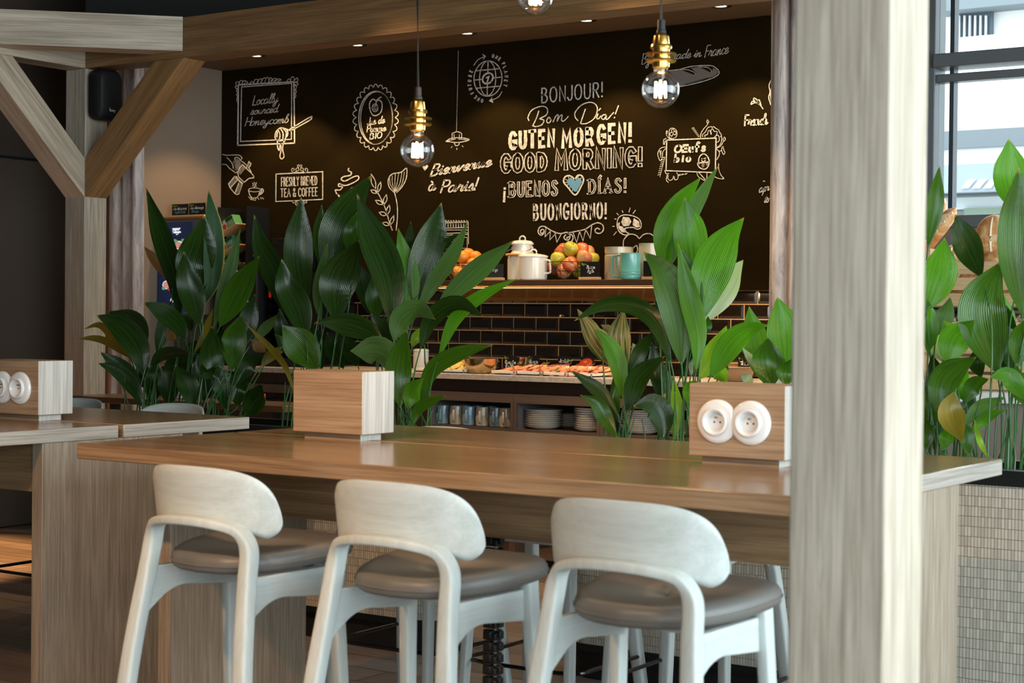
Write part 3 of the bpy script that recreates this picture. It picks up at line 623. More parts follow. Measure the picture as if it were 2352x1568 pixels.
def layout(txt, a, b, h, slant=0, gap=14, vary=0):       # strokes of a line of text fitted between two baseline points, y downwards
    S = []; x = 0; rnd = random.Random(len(txt) * 7 + int(h))
    for ch in txt:
        g = glyph(ch) or glyph('o'); dy = rnd.uniform(-vary, vary)
        if ch == ' ': x += 34; continue
        mx = max(p[0] for s in g for p in s)
        if ch in 'abcdeghilmnorstuvyàfp' and gap < 8: mx -= 6
        for s in g: S.append([(x + px_ + slant * py_, py_ + dy) for px_, py_ in s])
        x += mx + gap
    x -= gap; ux, uy = (b[0] - a[0]) / x, (b[1] - a[1]) / x; k = h / 100
    return [[(a[0] + p[0] * ux, a[1] + p[0] * uy - p[1] * k) for p in s] for s in S]
def ribbon(mb, pts, w, to3, jit=0):       # flat stroke of width w along 2D points
    P = [np.array(p, float) for p in pts]; Q = [P[0]]
    for p in P[1:]:
        if np.hypot(*(p - Q[-1])) > 1e-6: Q.append(p)
    if len(Q) < 2: return
    L = []; R_ = []
    for i, p in enumerate(Q):
        d0 = Q[i] - Q[i - 1] if i else Q[1] - Q[0]; d1 = Q[i + 1] - Q[i] if i < len(Q) - 1 else Q[-1] - Q[-2]
        d0 = d0 / np.hypot(*d0); d1 = d1 / np.hypot(*d1); t = d0 + d1
        if np.hypot(*t) < .3: t = d1
        t = t / np.hypot(*t); n = np.array([-t[1], t[0]]); k = 1 / max(.55, abs(float(np.dot(t, d1))))
        ww = w / 2 * k * (1 + jit * sin(i * 1.7)); e = d0 * 0
        if i == 0: e = -d1 * w * .35
        if i == len(Q) - 1: e = d0 * w * .35
        L.append(p + n * ww + e); R_.append(p - n * ww + e)
    n = len(Q); mb.add([to3(q) for q in L] + [to3(q) for q in R_], [(i, i + 1, n + i + 1, n + i) for i in range(n - 1)])

lg = MB()
for st_ in layout('biamp', (.055, 0), (.095, 0), .018, .05, 3): ribbon(lg, [(p[0], -p[1]) for p in st_], .0022, lambda q: (.1185, q[0] - .075, .052 + q[1]))
lg.build('logo_lettering', mat('white_print', srgb(236, 236, 232), .6), SPK, smooth=0, label='small white lettering')

# ------------------------------------------------------------------ the blackboard
BO = Vector((-5.45, YW - .012, 1.49))
cb = thing('blackboard', 'tall black wall board covered in white chalk lettering and drawings', 'blackboard', BO)
def bw(x, y, off=.0035): v = onY(x, y, BO.y) - BO; return (v.x, -off, v.z)
x0 = XS + .002 - BO.x; MB().box(x0, -3.19 - BO.x, 0, .011, 0, 2.903 - 1.49).build('board_panel', M['board'], cb)
class Chalk:
    def __init__(s, ox=0, oy=0, k=1): s.o = (ox, oy, k); s.mb = MB(); s.in_ = MB()
    def z(s, p): return (s.o[0] + p[0] * s.o[2], s.o[1] + p[1] * s.o[2])
    def l(s, w, txt, smooth=True, jit=.12):       # 'x,y x,y|x,y ...' in zone coordinates
        for t in txt.split('|'):
            p = [tuple(float(v) for v in q.split(',')) for q in t.split()]
            if smooth and len(p) > 2: p = catmull(p, 6)
            ribbon(s.mb, [s.z(q) for q in p], w, lambda q: bw(*q), jit)
        return s
    def dots(s, r, txt): 
        for q in txt.split(): s.fill([(float(q.split(',')[0]) + r * cos(a), float(q.split(',')[1]) + r * sin(a)) for a in np.linspace(0, 2 * pi, 9)[:-1]])
        return s
    def fill(s, pts, off=.0035): s.mb.add([bw(*s.z(p), off) for p in pts], [tuple(range(len(pts)))]); return s
    def ell(s, w, cx, cy, rx, ry, rot=0, a0=0, a1=360):
        p = []
        for t in np.linspace(radians(a0), radians(a1), 36): u, v = rx * cos(t), ry * sin(t); p.append((cx + u * cos(rot) - v * sin(rot), cy + u * sin(rot) + v * cos(rot)))
        ribbon(s.mb, [s.z(q) for q in p], w, lambda q: bw(*q), .05); return s
    def t(s, txt, a, b, h, w, slant=0, gap=14, vary=0, outline=0):
        for st_ in layout(txt, a, b, h, slant, gap, vary):
            q = [s.z(p) for p in st_]; ribbon(s.mb, q, w, lambda p: bw(*p), .1)
            if outline: ribbon(s.in_, q, outline, lambda p: bw(*p, .0045), .05)
        return s
    def serif(s, w, txt, L=14):
        for q in txt.split(): x, y = (float(v) for v in q.split(',')); s.l(w, f'{x - L},{y} {x + L},{y}', False)
        return s
    def done(s, name, m='chalk', label=None):
        o = s.mb.build(name, M[m], cb, smooth=0, label=label)
        if s.in_.v: s.in_.build('letter_infill', M['board'], o, smooth=0)
        return o
T = 'chalk_lettering'; D = 'chalk_drawing'; Z4 = (1130, 170, .2743); Z2 = (500, 80, .2933); Z3 = (900, 80, .306); Z5 = (1380, 80, .306); ZG = (1060, 110, .0893); ZE = (1500, 270, .102)
Chalk(*Z4).t('BONJOUR!', (415, 245), (925, 192), 122, 3.0, gap=20, vary=2).done(T)
Chalk(*Z4).l(2.3, '395,310 375,370 345,432|312,390 305,360 340,300 420,270 465,290 460,340 400,375|400,375 437,388 420,425 370,440 342,432|470,370 460,395 475,410 495,395 490,370 475,362 500,385|515,400 540,350 558,345 548,395 572,352 590,345 585,385 600,395 625,375 642,355').l(2.3,
 '785,295 765,350 745,413|722,390 700,362 700,320 750,262 820,237 870,255 885,300 860,370 800,412 750,418|890,335 880,368 895,375 915,350|897,305 912,288|955,340 930,345 920,370 940,380 960,350 958,378 975,375 1000,345 1022,322|1062,265 1036,335|1030,362 1027,368').done(T)
Chalk(*Z4).t('GUTEN', (150, 632), (520, 598), 135, 7.6, gap=34, vary=4).done(T)
Chalk(*Z4).t('MOR', (592, 615), (845, 590), 140, 7.6, gap=34, vary=4).done(T)
Chalk(*Z4).t('GEN!', (888, 590), (1160, 566), 150, 7.6, gap=34, vary=4).done(T)
Chalk(*Z4).t('GOOD', (85, 818), (450, 803), 135, 10.5, gap=30, outline=5.6).done(T)
Chalk(*Z4).t('MORNING!', (540, 797), (1245, 765), 145, 10.5, gap=30, outline=5.6).done(T)
Chalk(*Z4).t('BUENOS', (150, 1025), (545, 1012), 115, 6.4, gap=30, outline=2.0).l(5, '108,985 104,1068|110,955 110,962', False).serif(2.4, '148,1028 148,912 350,1022 395,1020').done(T)
Chalk(*Z4).t('DÍAS!', (812, 1000), (1118, 988), 112, 5.6, gap=30, outline=1.6).serif(2.4, '812,1003 812,890 905,997 905,880 945,995 1000,993').done(T)
hp = catmull([(697, 880), (720, 850), (752, 850), (770, 885), (750, 940), (700, 1012), (640, 950), (604, 905), (612, 865), (645, 850), (675, 862), (697, 880)], 6)
hb = Chalk(*Z4); ribbon(hb.mb, [hb.z(p) for p in hp], 3.4, lambda q: bw(*q)); hb.l(1.2, '615,880 632,890|610,905 628,908|622,935 640,925|645,960 658,946|670,985 680,968|720,985 708,968|745,945 728,935|764,905 746,900|760,865 745,875|725,855 722,872|640,855 648,873|668,860 662,875', False); hb = hb.done(D, label='chalk heart with blue filling')
hc = Chalk(*Z4); hc.fill([(700 + (p[0] - 697) * .74, 925 + (p[1] - 925) * .70) for p in hp[:-1]], .004); hc.mb.build('heart_filling', M['chalk_blue'], hb, smooth=0, label='blue chalk')
Chalk(*Z4).t('BUONGIORNO!', (350, 1222), (955, 1208), 128, 4.6, gap=32, vary=3).done(T)
Chalk(*Z4).l(2.4, '437,1322 415,1335 410,1310 432,1300 440,1325 415,1350 390,1325 400,1285 440,1275 500,1310 570,1335 630,1325 655,1345 650,1380 625,1390 605,1368 620,1345|640,1330 700,1318 780,1300 840,1262 890,1245 930,1265 935,1305 910,1332 875,1328 866,1305 885,1290 905,1300|640,1335 670,1345 682,1375 665,1402 640,1398 630,1370 655,1360').l(1.9,
 '455,1290 447,1362 495,1312|492,1312 487,1388 540,1332|530,1328 546,1408 585,1336|680,1322 712,1410 738,1312|735,1312 765,1395 790,1296|785,1296 826,1375 838,1268', False).done(D)
# honey board
c = Chalk(*Z2); c.l(2.8, '165,395 160,868|160,865 605,848|605,848 600,372|600,368 165,392', False).l(2.0, '190,410 182,835 580,818 582,380 190,408', False)
c.l(1.5, '150,395 145,375 165,368 172,388|172,380 180,360 200,362 192,382|195,382 205,362 222,362 212,382|212,382 225,364 238,372 228,382|255,378 272,364 280,376|285,376 295,352 318,352 310,376|315,374 330,348 350,348 340,372|345,370 360,340 380,342 370,370|372,370 385,338 400,335 408,368|400,368 415,338 430,345 420,366|425,366 445,342 465,348 440,366|450,366 475,346 500,352 470,364|545,362 560,346 575,354 570,362|570,362 582,332 600,334 602,362|600,362 625,338 630,362 606,372|606,372 630,378 626,395 606,388|606,395 620,405 615,425 605,428|606,428 618,440 612,460 605,462|606,462 615,475 610,492 604,492|160,400 140,405 148,420 162,418|160,420 150,440 162,452|160,452 150,470 160,482|158,485 152,505 158,525')
c.l(2.2, '560,745 725,645 735,655 725,668 575,752|545,740 575,752').l(2.4, '470,745 500,728 540,740 552,775 530,815 490,830 455,812 455,775 470,745|475,745 490,780 485,825|495,735 515,770 512,822|515,732 540,765 535,805|470,760 466,800|470,830 472,880 485,905 490,870 500,850|497,850 500,900 490,950 505,972 522,950 512,900 518,845 530,830').done(D)
Chalk(*Z2).t('Locally', (272, 552), (470, 528), 72, 1.5, .25, gap=0).done(T)
Chalk(*Z2).t('sourced', (258, 626), (470, 606), 62, 1.5, .25, gap=0).done(T)
Chalk(*Z2).t('Honeycomb', (212, 715), (545, 688), 66, 1.6, .25, gap=0).done(T)
# oval apple juice board
c = Chalk(*Z2); c.ell(2.2, 1240, 650, 132, 208, .02).ell(1.6, 1246, 652, 124, 206, .02)
for k in range(26):
    t = 2 * pi * k / 26; t2 = 2 * pi * (k + 1) / 26; tm_ = (t + t2) / 2; q = lambda t, r1, r2: f'{1240 + r1 * cos(t):.0f},{647 + r2 * sin(t):.0f}'
    c.l(1.8, ' '.join((q(t, 152, 236), q(t + .06, 172, 254), q(tm_, 178, 260), q(t2 - .06, 172, 254), q(t2, 152, 236))))
c.l(2.2, '1243,515 1215,505 1192,540 1200,600 1225,632 1260,625 1285,595 1290,540 1270,512 1245,520|1243,520 1255,505 1282,487|1245,520 1240,560').ell(1.6, 1235, 572, 22, 30).ell(1.2, 1235, 572, 8, 18).done(D)
Chalk(*Z2).t('Jus de', (1172, 708), (1308, 690), 56, 2.2, .15, gap=3).done(T)
Chalk(*Z2).t('Pomme', (1168, 762), (1318, 752), 52, 2.2, .12, gap=2).done(T)
Chalk(*Z2).t('BIO', (1190, 818), (1285, 806), 44, 2.4, .1, gap=16).done(T)
# tea and coffee sign
c = Chalk(*Z2); c.l(2.3, '460,1090 825,1072 825,1288 458,1305 460,1088', False)
for s in (-1, 1): c.l(1.4, ' '.join(f'{645 + s * a},{b}' for a, b in ((5, 1078), (25, 1070), (28, 1048), (12, 1042), (6, 1058), (18, 1064)))).l(1.4, ' '.join(f'{645 + s * a},{b}' for a, b in ((28, 1072), (50, 1078), (64, 1062), (56, 1045), (42, 1050), (48, 1064)))).l(1.2, ' '.join(f'{645 + s * a},{b}' for a, b in ((8, 1040), (18, 1025), (8, 1018), (2, 1030)))).l(1.4, ' '.join(f'{645 + s * a},{b}' for a, b in ((8, 1298), (25, 1305), (40, 1298), (56, 1302), (52, 1315), (40, 1312)))).l(1.4, ' '.join(f'{645 + s * a},{b}' for a, b in ((30, 1305), (34, 1325), (18, 1335), (12, 1320), (24, 1316))))
c.done(D)
Chalk(*Z2).t('FRESHLY BREWED', (500, 1186), (780, 1174), 68, 1.9, gap=18).done(T)
Chalk(*Z2).t('TEA & COFFEE', (497, 1270), (783, 1260), 64, 2.0, gap=20).done(T)
# hand, moka pot and cup
ZC = (510, 340, .0893); c = Chalk(*ZC)
c.l(1.6, '18,160 120,185 300,178 450,185 520,250 505,290|18,420 120,430 200,520 300,590 360,635 410,600 400,560|130,240 200,310 270,400 300,520|330,330 350,240 440,260 500,330 560,370 640,440|300,350 340,400 330,480 380,560').l(2.0, '530,420 630,520 760,640 825,720 825,765 700,780 580,880 440,750 410,640 470,500 530,420|640,500 700,350 755,400 740,460 690,500|700,510 760,620', False)
c.l(2.2, '345,720 180,920 215,1020 330,1160 390,1195 440,1180 530,930 400,800 345,720|380,730 440,820 540,910|400,830 235,1010|440,900 350,1140', False).done(D)
f_ = Chalk(*ZC); f_.fill([(360, 745), (200, 920), (225, 1000), (385, 815)]).fill([(450, 910), (525, 935), (440, 1165), (360, 1140)]).fill([(525, 430), (610, 530), (480, 690), (430, 640)]).fill([(660, 440), (700, 360), (748, 405), (690, 495)]).fill([(300, 370), (350, 270), (450, 300), (500, 400), (410, 600), (340, 560)]); f_.done(D, 'chalk_soft')
c = Chalk(*ZC); c.ell(1.6, 845, 1075, 155, 50).l(2.0, '690,1090 730,1220 790,1280 880,1280 940,1230 985,1100|990,1080 1040,1045 1075,1090 1040,1160 950,1220|1000,1100 1030,1080 1020,1130 980,1170').l(1.4, '800,990 815,940 800,900|835,1010 860,960 840,880|885,990 880,940 895,890|690,1250 760,1330|740,1250 800,1340|800,1300 850,1350|880,1300 870,1350|930,1280 960,1320|1000,1270 1020,1310|1040,1270 1080,1310').done(D)
# coffee pot with steam
c = Chalk(*Z2); c.l(2.6, '1030,1045 1025,1062 1050,1078 1040,1100 990,1110 970,1130 1000,1145 1060,1115 1100,1105 1105,1130 1060,1160 1000,1180 955,1165 950,1185 980,1190 960,1215 925,1215 935,1245').l(2.0, '945,1250 975,1275 1005,1280|945,1255 970,1300 978,1370|1010,1275 1003,1340|1010,1275 1020,1245 1055,1228 1095,1222|1035,1230 1040,1212 1085,1208 1095,1222|1050,1210 1052,1200 1070,1198 1072,1208|1025,1340 1030,1300 1025,1270 1040,1250|1040,1275 1048,1250').done(D)
# twig and flower
c = Chalk(*Z2); c.l(2.0, '1225,1190 1270,1260 1320,1370 1345,1460 1370,1530').l(2.0, '1390,1240 1408,1330 1410,1430 1400,1530')
for (a, b, d_) in (((1240, 1215), (1205, 1090), 16), ((1258, 1235), (1280, 1150), 12), ((1250, 1240), (1200, 1215), 12), ((1305, 1330), (1325, 1250), 13), ((1300, 1330), (1237, 1295), 14), ((1330, 1410), (1348, 1330), 13), ((1330, 1412), (1265, 1390), 14), ((1355, 1490), (1382, 1415), 12), ((1350, 1490), (1292, 1470), 13)):
    mx, my = (a[0] + b[0]) / 2, (a[1] + b[1]) / 2; dx, dy = b[0] - a[0], b[1] - a[1]; L_ = sqrt(dx * dx + dy * dy); nx, ny = -dy / L_ * d_, dx / L_ * d_
    c.l(1.8, f'{a[0]},{a[1]} {mx + nx},{my + ny} {b[0]},{b[1]}|{a[0]},{a[1]} {mx - nx},{my - ny} {b[0]},{b[1]}')
c.l(2.2, '1390,1238 1345,1190 1340,1130 1370,1090 1440,1075 1482,1045 1480,1120 1450,1185 1405,1235').l(1.3, '1390,1228 1355,1170 1350,1120|1392,1225 1370,1160 1370,1105|1394,1222 1390,1150 1395,1090|1396,1222 1410,1150 1420,1085|1398,1225 1430,1160 1445,1080|1400,1228 1445,1170 1465,1075').done(D)
# pendant drawing, welcome line
Chalk(*Z3).l(.9, '502,120 488,725', False).l(1.8, '455,740 455,785|455,740 490,728 525,740 525,785|408,800 440,780 490,772 540,775 582,785 560,798 490,808 410,800|470,805 478,828 490,832 505,825 510,805').l(1.2, '448,848 456,838|491,850 491,862|530,832 537,840|470,745 472,785|510,745 508,785|420,798 480,782|500,782 570,790', False).done(D)
Chalk(*Z3).t('Bienvenue', (285, 1062), (740, 985), 82, 3.6, .3, gap=1).fill([(250, 1022), (232, 992), (240, 980), (252, 988), (266, 975), (278, 985), (265, 1005)]).done(T)
Chalk(*Z3).t('à', (272, 1172), (330, 1165), 88, 3.6, .2).done(T)
Chalk(*Z3).t('Paris!', (362, 1185), (625, 1165), 90, 3.6, .25, gap=2).done(T)
# globe emblem
c = Chalk(*ZG); c.ell(2.2, 690, 790, 360, 455, .06).ell(1.9, 682, 785, 210, 445, .03).l(2.0, '692,340 688,650|676,920 668,1225|385,590 995,535|335,830 525,810|835,775 1040,750|375,1040 985,985', False).ell(3.6, 683, 785, 120, 150, .75).l(3.2, '650,770 715,735 670,880', False)
c.l(1.6, '325,450 430,310 560,240|1050,1125 960,1260 800,1345').fill([(540, 150), (640, 212), (560, 320), (585, 225)]).fill([(715, 1365), (800, 1270), (800, 1340), (828, 1415)])
for (ch, x, y, a) in [('O', 820, 208, 12), ('N', 912, 245, 25), ('E', 990, 290, 35), ('P', 1090, 405, 52), ('L', 1125, 498, 62), ('A', 1150, 615, 78), ('N', 1165, 732, 90), ('E', 1150, 845, 98), ('T', 1135, 968, 108),
                      ('E', 258, 605, -68), ('R', 230, 722, -80), ('U', 218, 850, -88), ('T', 215, 960, -96), ('U', 240, 1060, -115), ('F', 280, 1160, -132), ('E', 370, 1265, -145), ('N', 445, 1325, -158), ('O', 540, 1362, -170)]:
    a = radians(a); S = .78
    for s in glyph(ch):
        q = []
        for px_, py_ in s: u, v = (px_ - 28) * S, -(py_ - 50) * S; q.append((x + u * cos(a) - v * sin(a), y + u * sin(a) + v * cos(a)))
        ribbon(c.mb, [c.z(p) for p in q], 1.9, lambda p: bw(*p), .05)
c.done(D, label='chalk globe emblem ringed by words')
# baguette, by ... made in France
Chalk(*Z5).t('By', (305, 222), (372, 215), 78, 1.3, .2, gap=2).done(T)
Chalk(*Z5).t('made in', (520, 188), (750, 165), 66, 1.5, .3, gap=0).done(T)
Chalk(*Z5).t('France', (778, 170), (955, 140), 84, 1.5, .3, gap=0).done(T)
c = Chalk(*Z5); c.l(1.8, '510,270 590,260 680,238 790,230 850,238 890,278 870,310 800,340 700,368 580,392').l(1.2, '590,385 800,325|600,262 650,262 700,280 715,295|740,240 800,245 830,265 832,282'); c.done(D)
Chalk(*Z5).fill([(515, 275), (600, 262), (700, 300), (720, 288), (680, 250), (740, 240), (830, 285), (850, 245), (885, 280), (860, 308), (700, 360), (580, 385), (560, 320)]).done(D, 'chalk_soft')
# French ... leaf, edge of a drawing, apres to
Chalk(*Z5).t('French', (1078, 682), (1250, 672), 78, 3.4, .1, gap=1).done(T)
Chalk(*Z5).t('"', (1222, 1118), (1234, 1118), 22, 1.4).done(T)
Chalk(*Z5).t('apr', (1186, 1185), (1262, 1168), 62, 1.9, .25, gap=0).done(T)
Chalk(*Z5).t('to', (1228, 1262), (1262, 1255), 60, 1.9, .25, gap=0).done(T)
Chalk(*Z5).l(2.2, '1220,556 1195,525 1160,510 1130,522 1140,500 1165,505|1185,520 1150,490 1155,475 1175,490 1188,515|1198,525 1178,498 1190,488 1200,510 1205,530').l(2.0, '1282,335 1265,380 1272,430 1262,470 1278,525|1282,400 1275,440 1280,500').done(D)
# croissant with rays, cloud with on
c = Chalk(*Z4); c.l(2.2, '1058,1300 1050,1255 1062,1205 1095,1182 1140,1180 1190,1190 1235,1215 1252,1255 1245,1290 1215,1298 1190,1285 1150,1285 1115,1295 1130,1325 1150,1335 1120,1348 1080,1330 1058,1300').l(1.6, '1030,1215 1042,1213|1048,1165 1062,1180|1093,1143 1100,1158|1160,1120 1150,1155|1205,1138 1184,1168|1012,1276 1028,1274|1022,1348 1045,1320', False); c.done(D)
Chalk(*Z4).fill([(1062, 1290), (1058, 1250), (1075, 1240), (1068, 1270), (1090, 1275), (1110, 1292), (1125, 1325), (1090, 1325)]).fill([(1100, 1195), (1150, 1200), (1170, 1235), (1150, 1270), (1100, 1275), (1085, 1240)]).fill([(1190, 1205), (1235, 1235), (1242, 1280), (1210, 1285), (1180, 1262)]).done(D, 'chalk')
Chalk().l(2.0, '1432,568 1434,550 1447,538 1461,540 1469,548|1469,548 1480,538 1495,537 1508,548|1508,548 1516,540 1526,538').l(2.2, '1461,564 1453,573 1452,582 1458,584 1465,576 1464,566 1461,564|1467,584 1471,572 1474,568 1476,575').done(D)
# arch drawing beside the oranges
c = Chalk(); c.l(1.6, '1020,512 1076,510|1021,524 1077,522|1021,536 1077,534|1076,508 1077,560|1020,508 1020,585|1021,540 1077,538', False)
for k in range(9): c.l(1.3, f'{1023 + k * 6},511 {1024.5 + k * 6},506 {1027 + k * 6},510'); c.l(1.6, f'{1024 + k * 6},514 {1024 + k * 6},521|{1022 + k * 6},528 {1026 + k * 6},528', False)
c.ell(1.8, 1036, 572, 15, 24, 0, 180, 360).ell(1.2, 1036, 572, 10, 18, 0, 180, 360).ell(1.2, 1036, 572, 19, 29, 0, 180, 360).l(1.2, '1060,545 1060,570 1074,570 1074,545 1060,545|1058,580 1078,580', False); c.done(D)
# eggs sign
c = Chalk(*ZE); c.l(2.6, '315,508 1425,462 1408,1240 300,1195 315,508', False).l(1.5, '465,490 370,470 310,390 305,320 325,300 325,360|440,470 375,450 365,380 375,280 420,240 490,250 540,310 545,380 520,440 460,475|455,350 420,290 450,260 480,290 455,350|455,350 510,310 525,350 500,390 455,350|455,350 400,340 390,390 430,420 455,350')
c.l(1.6, '1075,455 1085,360 1150,250 1225,170 1245,110|1230,50 1215,90 1235,130 1262,100 1240,60 1230,50|1125,430 1120,385 1180,330 1240,230 1320,205 1335,230 1370,205 1420,245 1480,280 1510,340 1545,390 1520,440|1180,440 1170,400 1230,380 1250,300 1290,300 1310,380|1320,380 1310,290 1350,255 1380,310 1450,320 1430,400 1390,440|1440,400 1475,400 1500,480 1480,540 1440,555|1545,410 1555,480 1530,590 1480,650 1430,670|1430,690 1530,640 1600,520|1610,440 1585,500 1610,530 1635,480 1610,440|1440,710 1500,780 1490,860 1440,950|1500,755 1560,745|1580,650 1550,720 1590,830 1625,790 1600,730 1590,690 1580,650')
c.l(1.6, '290,660 180,690 115,800 130,900 170,970 215,900 225,780 285,700|300,470 250,500 240,600|310,500 270,560 260,610|270,1190 300,1260 360,1260|345,1300 340,1370 390,1415 450,1380 470,1320|480,1330 500,1400 560,1380 570,1300 540,1240|330,1270 305,1400 350,1460|990,1225 1020,1320 1100,1380 1200,1420 1220,1300 1215,1240|1040,1240 1200,1415|1480,1040 1490,1180 1540,1300 1600,1375 1480,1370 1390,1330')
for k in range(9): y = 890 + k * 48; x = 270 - k * 12; c.l(1.3, f'{x},{y} {x - 60},{y + 20}|{x},{y} {x - 10},{y + 60}', False)
for k in range(8): c.l(1.2, f'{880 + k * 20},{245 + k * 27} {925 + k * 18},{225 + k * 27}|{560 + k * 25},{1270 + (k % 2) * 14} {600 + k * 25},{1310 - k * 8}|{150 + k * 5},{760 + k * 20} {195 - k * 2},{745 + k * 20}', False)
c.l(2.4, '1030,1000 1040,920 1080,850 1150,818 1220,860 1265,950 1270,1010 1250,1090 1200,1150 1130,1160 1050,1120 1010,1050 1030,1000|1030,1020 1270,1000').l(2.0, '1100,960 1120,990 1160,985 1185,955|1150,925 1190,912').dots(12, '1107,925'); c.done(D)
Chalk(*ZE).fill([(1095, 1030), (1170, 1022), (1160, 1110), (1125, 1130), (1100, 1100)]).fill([(1035, 1040), (1070, 1035), (1050, 1075)]).fill([(1190, 1022), (1262, 1015), (1230, 1090), (1205, 1080)]).done(D, 'chalk_soft')
Chalk(*ZE).t('OE', (480, 785), (770, 772), 150, 4.6, .1, gap=10).done(T)
Chalk(*ZE).t('ūƒş', (805, 775), (1170, 752), 205, 4.8, .08, gap=26).done(T)
Chalk(*ZE).t('ƀīō', (480, 998), (840, 985), 165, 4.8, .08, gap=28).done(T)

# ------------------------------------------------------------------ small chalk name cards
M['card'] = mat('black_card', srgb(14, 15, 16), .5); M['card_base'] = mat('pale_wood_card_foot', srgb(214, 166, 108), .5); M['ink_w'] = mat('white_ink', srgb(235, 235, 230), .8)
M['ink_b'] = mat('blue_ink', srgb(110, 170, 180), .8); M['ink_g'] = mat('green_ink', srgb(150, 190, 60), .8)
def card(x, y, z, w, h, lines, label, base=True, rz=0, cmat=None, vegan=False, grp='black name cards at the buffet'):
    t = thing('name_card', label, 'name card', (x, y, z), rz, grp); b = .012 if base else 0
    MB().box(-w / 2, w / 2, -.002, .002, b * .6, b + h).build('card', cmat or M['card'], t)
    if base: MB().box(-w / 2 - .003, w / 2 + .003, -.017, .015, 0, .014).build('card_foot', M['card_base'], t, bevel=.002)
    for k, (tx, fx0, fx1, fy, fh, ink) in enumerate(lines):
        m = MB()
        for s in layout(tx, (fx0 * w - w / 2, 0), (fx1 * w - w / 2, 0), fh * h, .1, 3): ribbon(m, [(p[0], -p[1]) for p in s], .05 * h, lambda q: (q[0], -.0035, b + h * fy + q[1]))
        m.build('card_lettering', M[ink], t, smooth=0)
    if vegan:
        m = MB()
        for s in layout('Vegan', (-.44 * w, 0), (-.18 * w, 0), .13 * h, .1, 3): ribbon(m, [(p[0], -p[1]) for p in s], .035 * h, lambda q: (q[0], -.0035, b + h * .80 + q[1]))
        m.build('card_lettering', M['ink_g'], t, smooth=0, label='green lettering')
    return t
def pxw(n, Y, px=1176): return n * depth(onY(px, 700, Y)) / F / (.828 + .561 * (px - 1176) / F)     # width in metres of n pixels along the wall
def pxh(n, Y, px=1176): return n * depth(onY(px, 700, Y)) / F

# ------------------------------------------------------------------ buffet counter, cabinets and shelf
CT = 1.034
tag(MB().box(XS + .02, -3.46, 7.24, 7.885, 1.005, CT).build('worktop', M['counter'], None, bevel=.002), 'pale stone buffet worktop running along the tiled wall', 'worktop')
def cabinet(x0, x1, label, open_=True):
    t = thing('buffet_cabinet', label, 'cabinet', ((x0 + x1) / 2, 7.58, 0), 0, 'cabinets under the buffet worktop'); w = (x1 - x0) / 2 - .001
    MB().box(-w, w, -.27, .29, .938, 1.003).build('recess_panel', M['cab_dark'], t)
    MB().box(-w, w, -.30, .29, .888, .936).build('top_rail', M['cab'], t)
    if open_:
        MB().box(-w, -w + .017, -.30, .29, .08, .888).build('side_panel', M['cab'], t); MB().box(w - .017, w, -.30, .29, .08, .888).build('side_panel', M['cab'], t)
        MB().box(-w + .017, w - .017, .27, .29, .08, .888).build('back_panel', M['cab_in'], t)
        MB().box(-w + .017, w - .017, -.295, .27, .732, .752).build('shelf_board', M['cab'], t); MB().box(-w + .017, w - .017, -.295, .27, .08, .10).build('shelf_board', M['cab'], t)
        MB().box(-w + .0171, -w + .019, -.28, .27, .752, .888).build('lining', M['cab_in'], t)
    else:
        MB().box(-w, w, -.26, .29, .08, .888).build('body', M['black_mat'], t); MB().box(-w + .003, -.002, -.29, -.26, .09, .845).build('door', M['cab_dark'], t); MB().box(.002, w - .003, -.29, -.26, .09, .845).build('door', M['cab_dark'], t)
    MB().box(-w, w, -.22, .29, 0, .08).build('toe_kick', M['black_mat'], t)
cabinet(-7.60, -6.62, 'dark closed buffet cabinet farthest left, behind the leftmost plants', False)
cabinet(-6.62, -5.49, 'dark closed buffet cabinet left of the mug compartment', False)
cabinet(-5.49, -4.925, 'open buffet cabinet holding the row of blue and beige mugs')
cabinet(-4.925, -4.395, 'open buffet cabinet holding two stacks of plates, right of the mugs')
cabinet(-4.395, -3.86, 'open buffet cabinet with plates behind the plant stems')
cabinet(-3.86, -3.47, 'open buffet cabinet at the right end behind the tall plant')

SH = 1.541
sh = thing('wall_shelf', 'dark lit shelf over the food, carrying fruit baskets and enamelware', 'shelf', (-4.93, 7.72, 1.44))
w = .75
MB().box(-w, w, -.17, .165, SH - .033 - 1.44, SH - 1.44).build('shelf_board', stain('dark_oak_shelf', srgb(74, 50, 28), .45), sh, bevel=.002)
MB().box(-w, w, -.168, -.15, 1.4975 - 1.44, 1.5000 - 1.44).build('light_strip', M['led'], sh, label='glowing warm light strip')
MB().add([(-w, -.165, .056), (w, -.165, .056), (w, .14, .004), (-w, .14, .004), (-w, -.165, .053), (w, -.165, .053), (w, .14, 0), (-w, .14, 0)], [(0, 1, 2, 3), (4, 7, 6, 5), (0, 4, 5, 1), (1, 5, 6, 2), (2, 6, 7, 3), (3, 7, 4, 0)]).build('glass_guard', mat('mirror_bronze_glass', srgb(190, 146, 88), .22, .7), sh)
MB().box(-w, w, .13, .145, -.008, .006).build('rail', mat('satin_bronze', srgb(176, 132, 84), .3, .8), sh)
for s in (-1, 1): MB().box(s * (w - .02) - .006, s * (w - .02) + .006, .10, .165, -.02, .07).build('bracket', M['black'], sh)
area('shelf_led_light', (-4.93, 7.62, 1.488), (0, 0, 0), 1.45, .05, 26, (1, .70, .40))
area('counter_led_light', (-3.75, 7.62, 1.488), (0, 0, 0), .5, .05, 4, (1, .70, .40))  # area lamp over the counter, past the right end of the strip

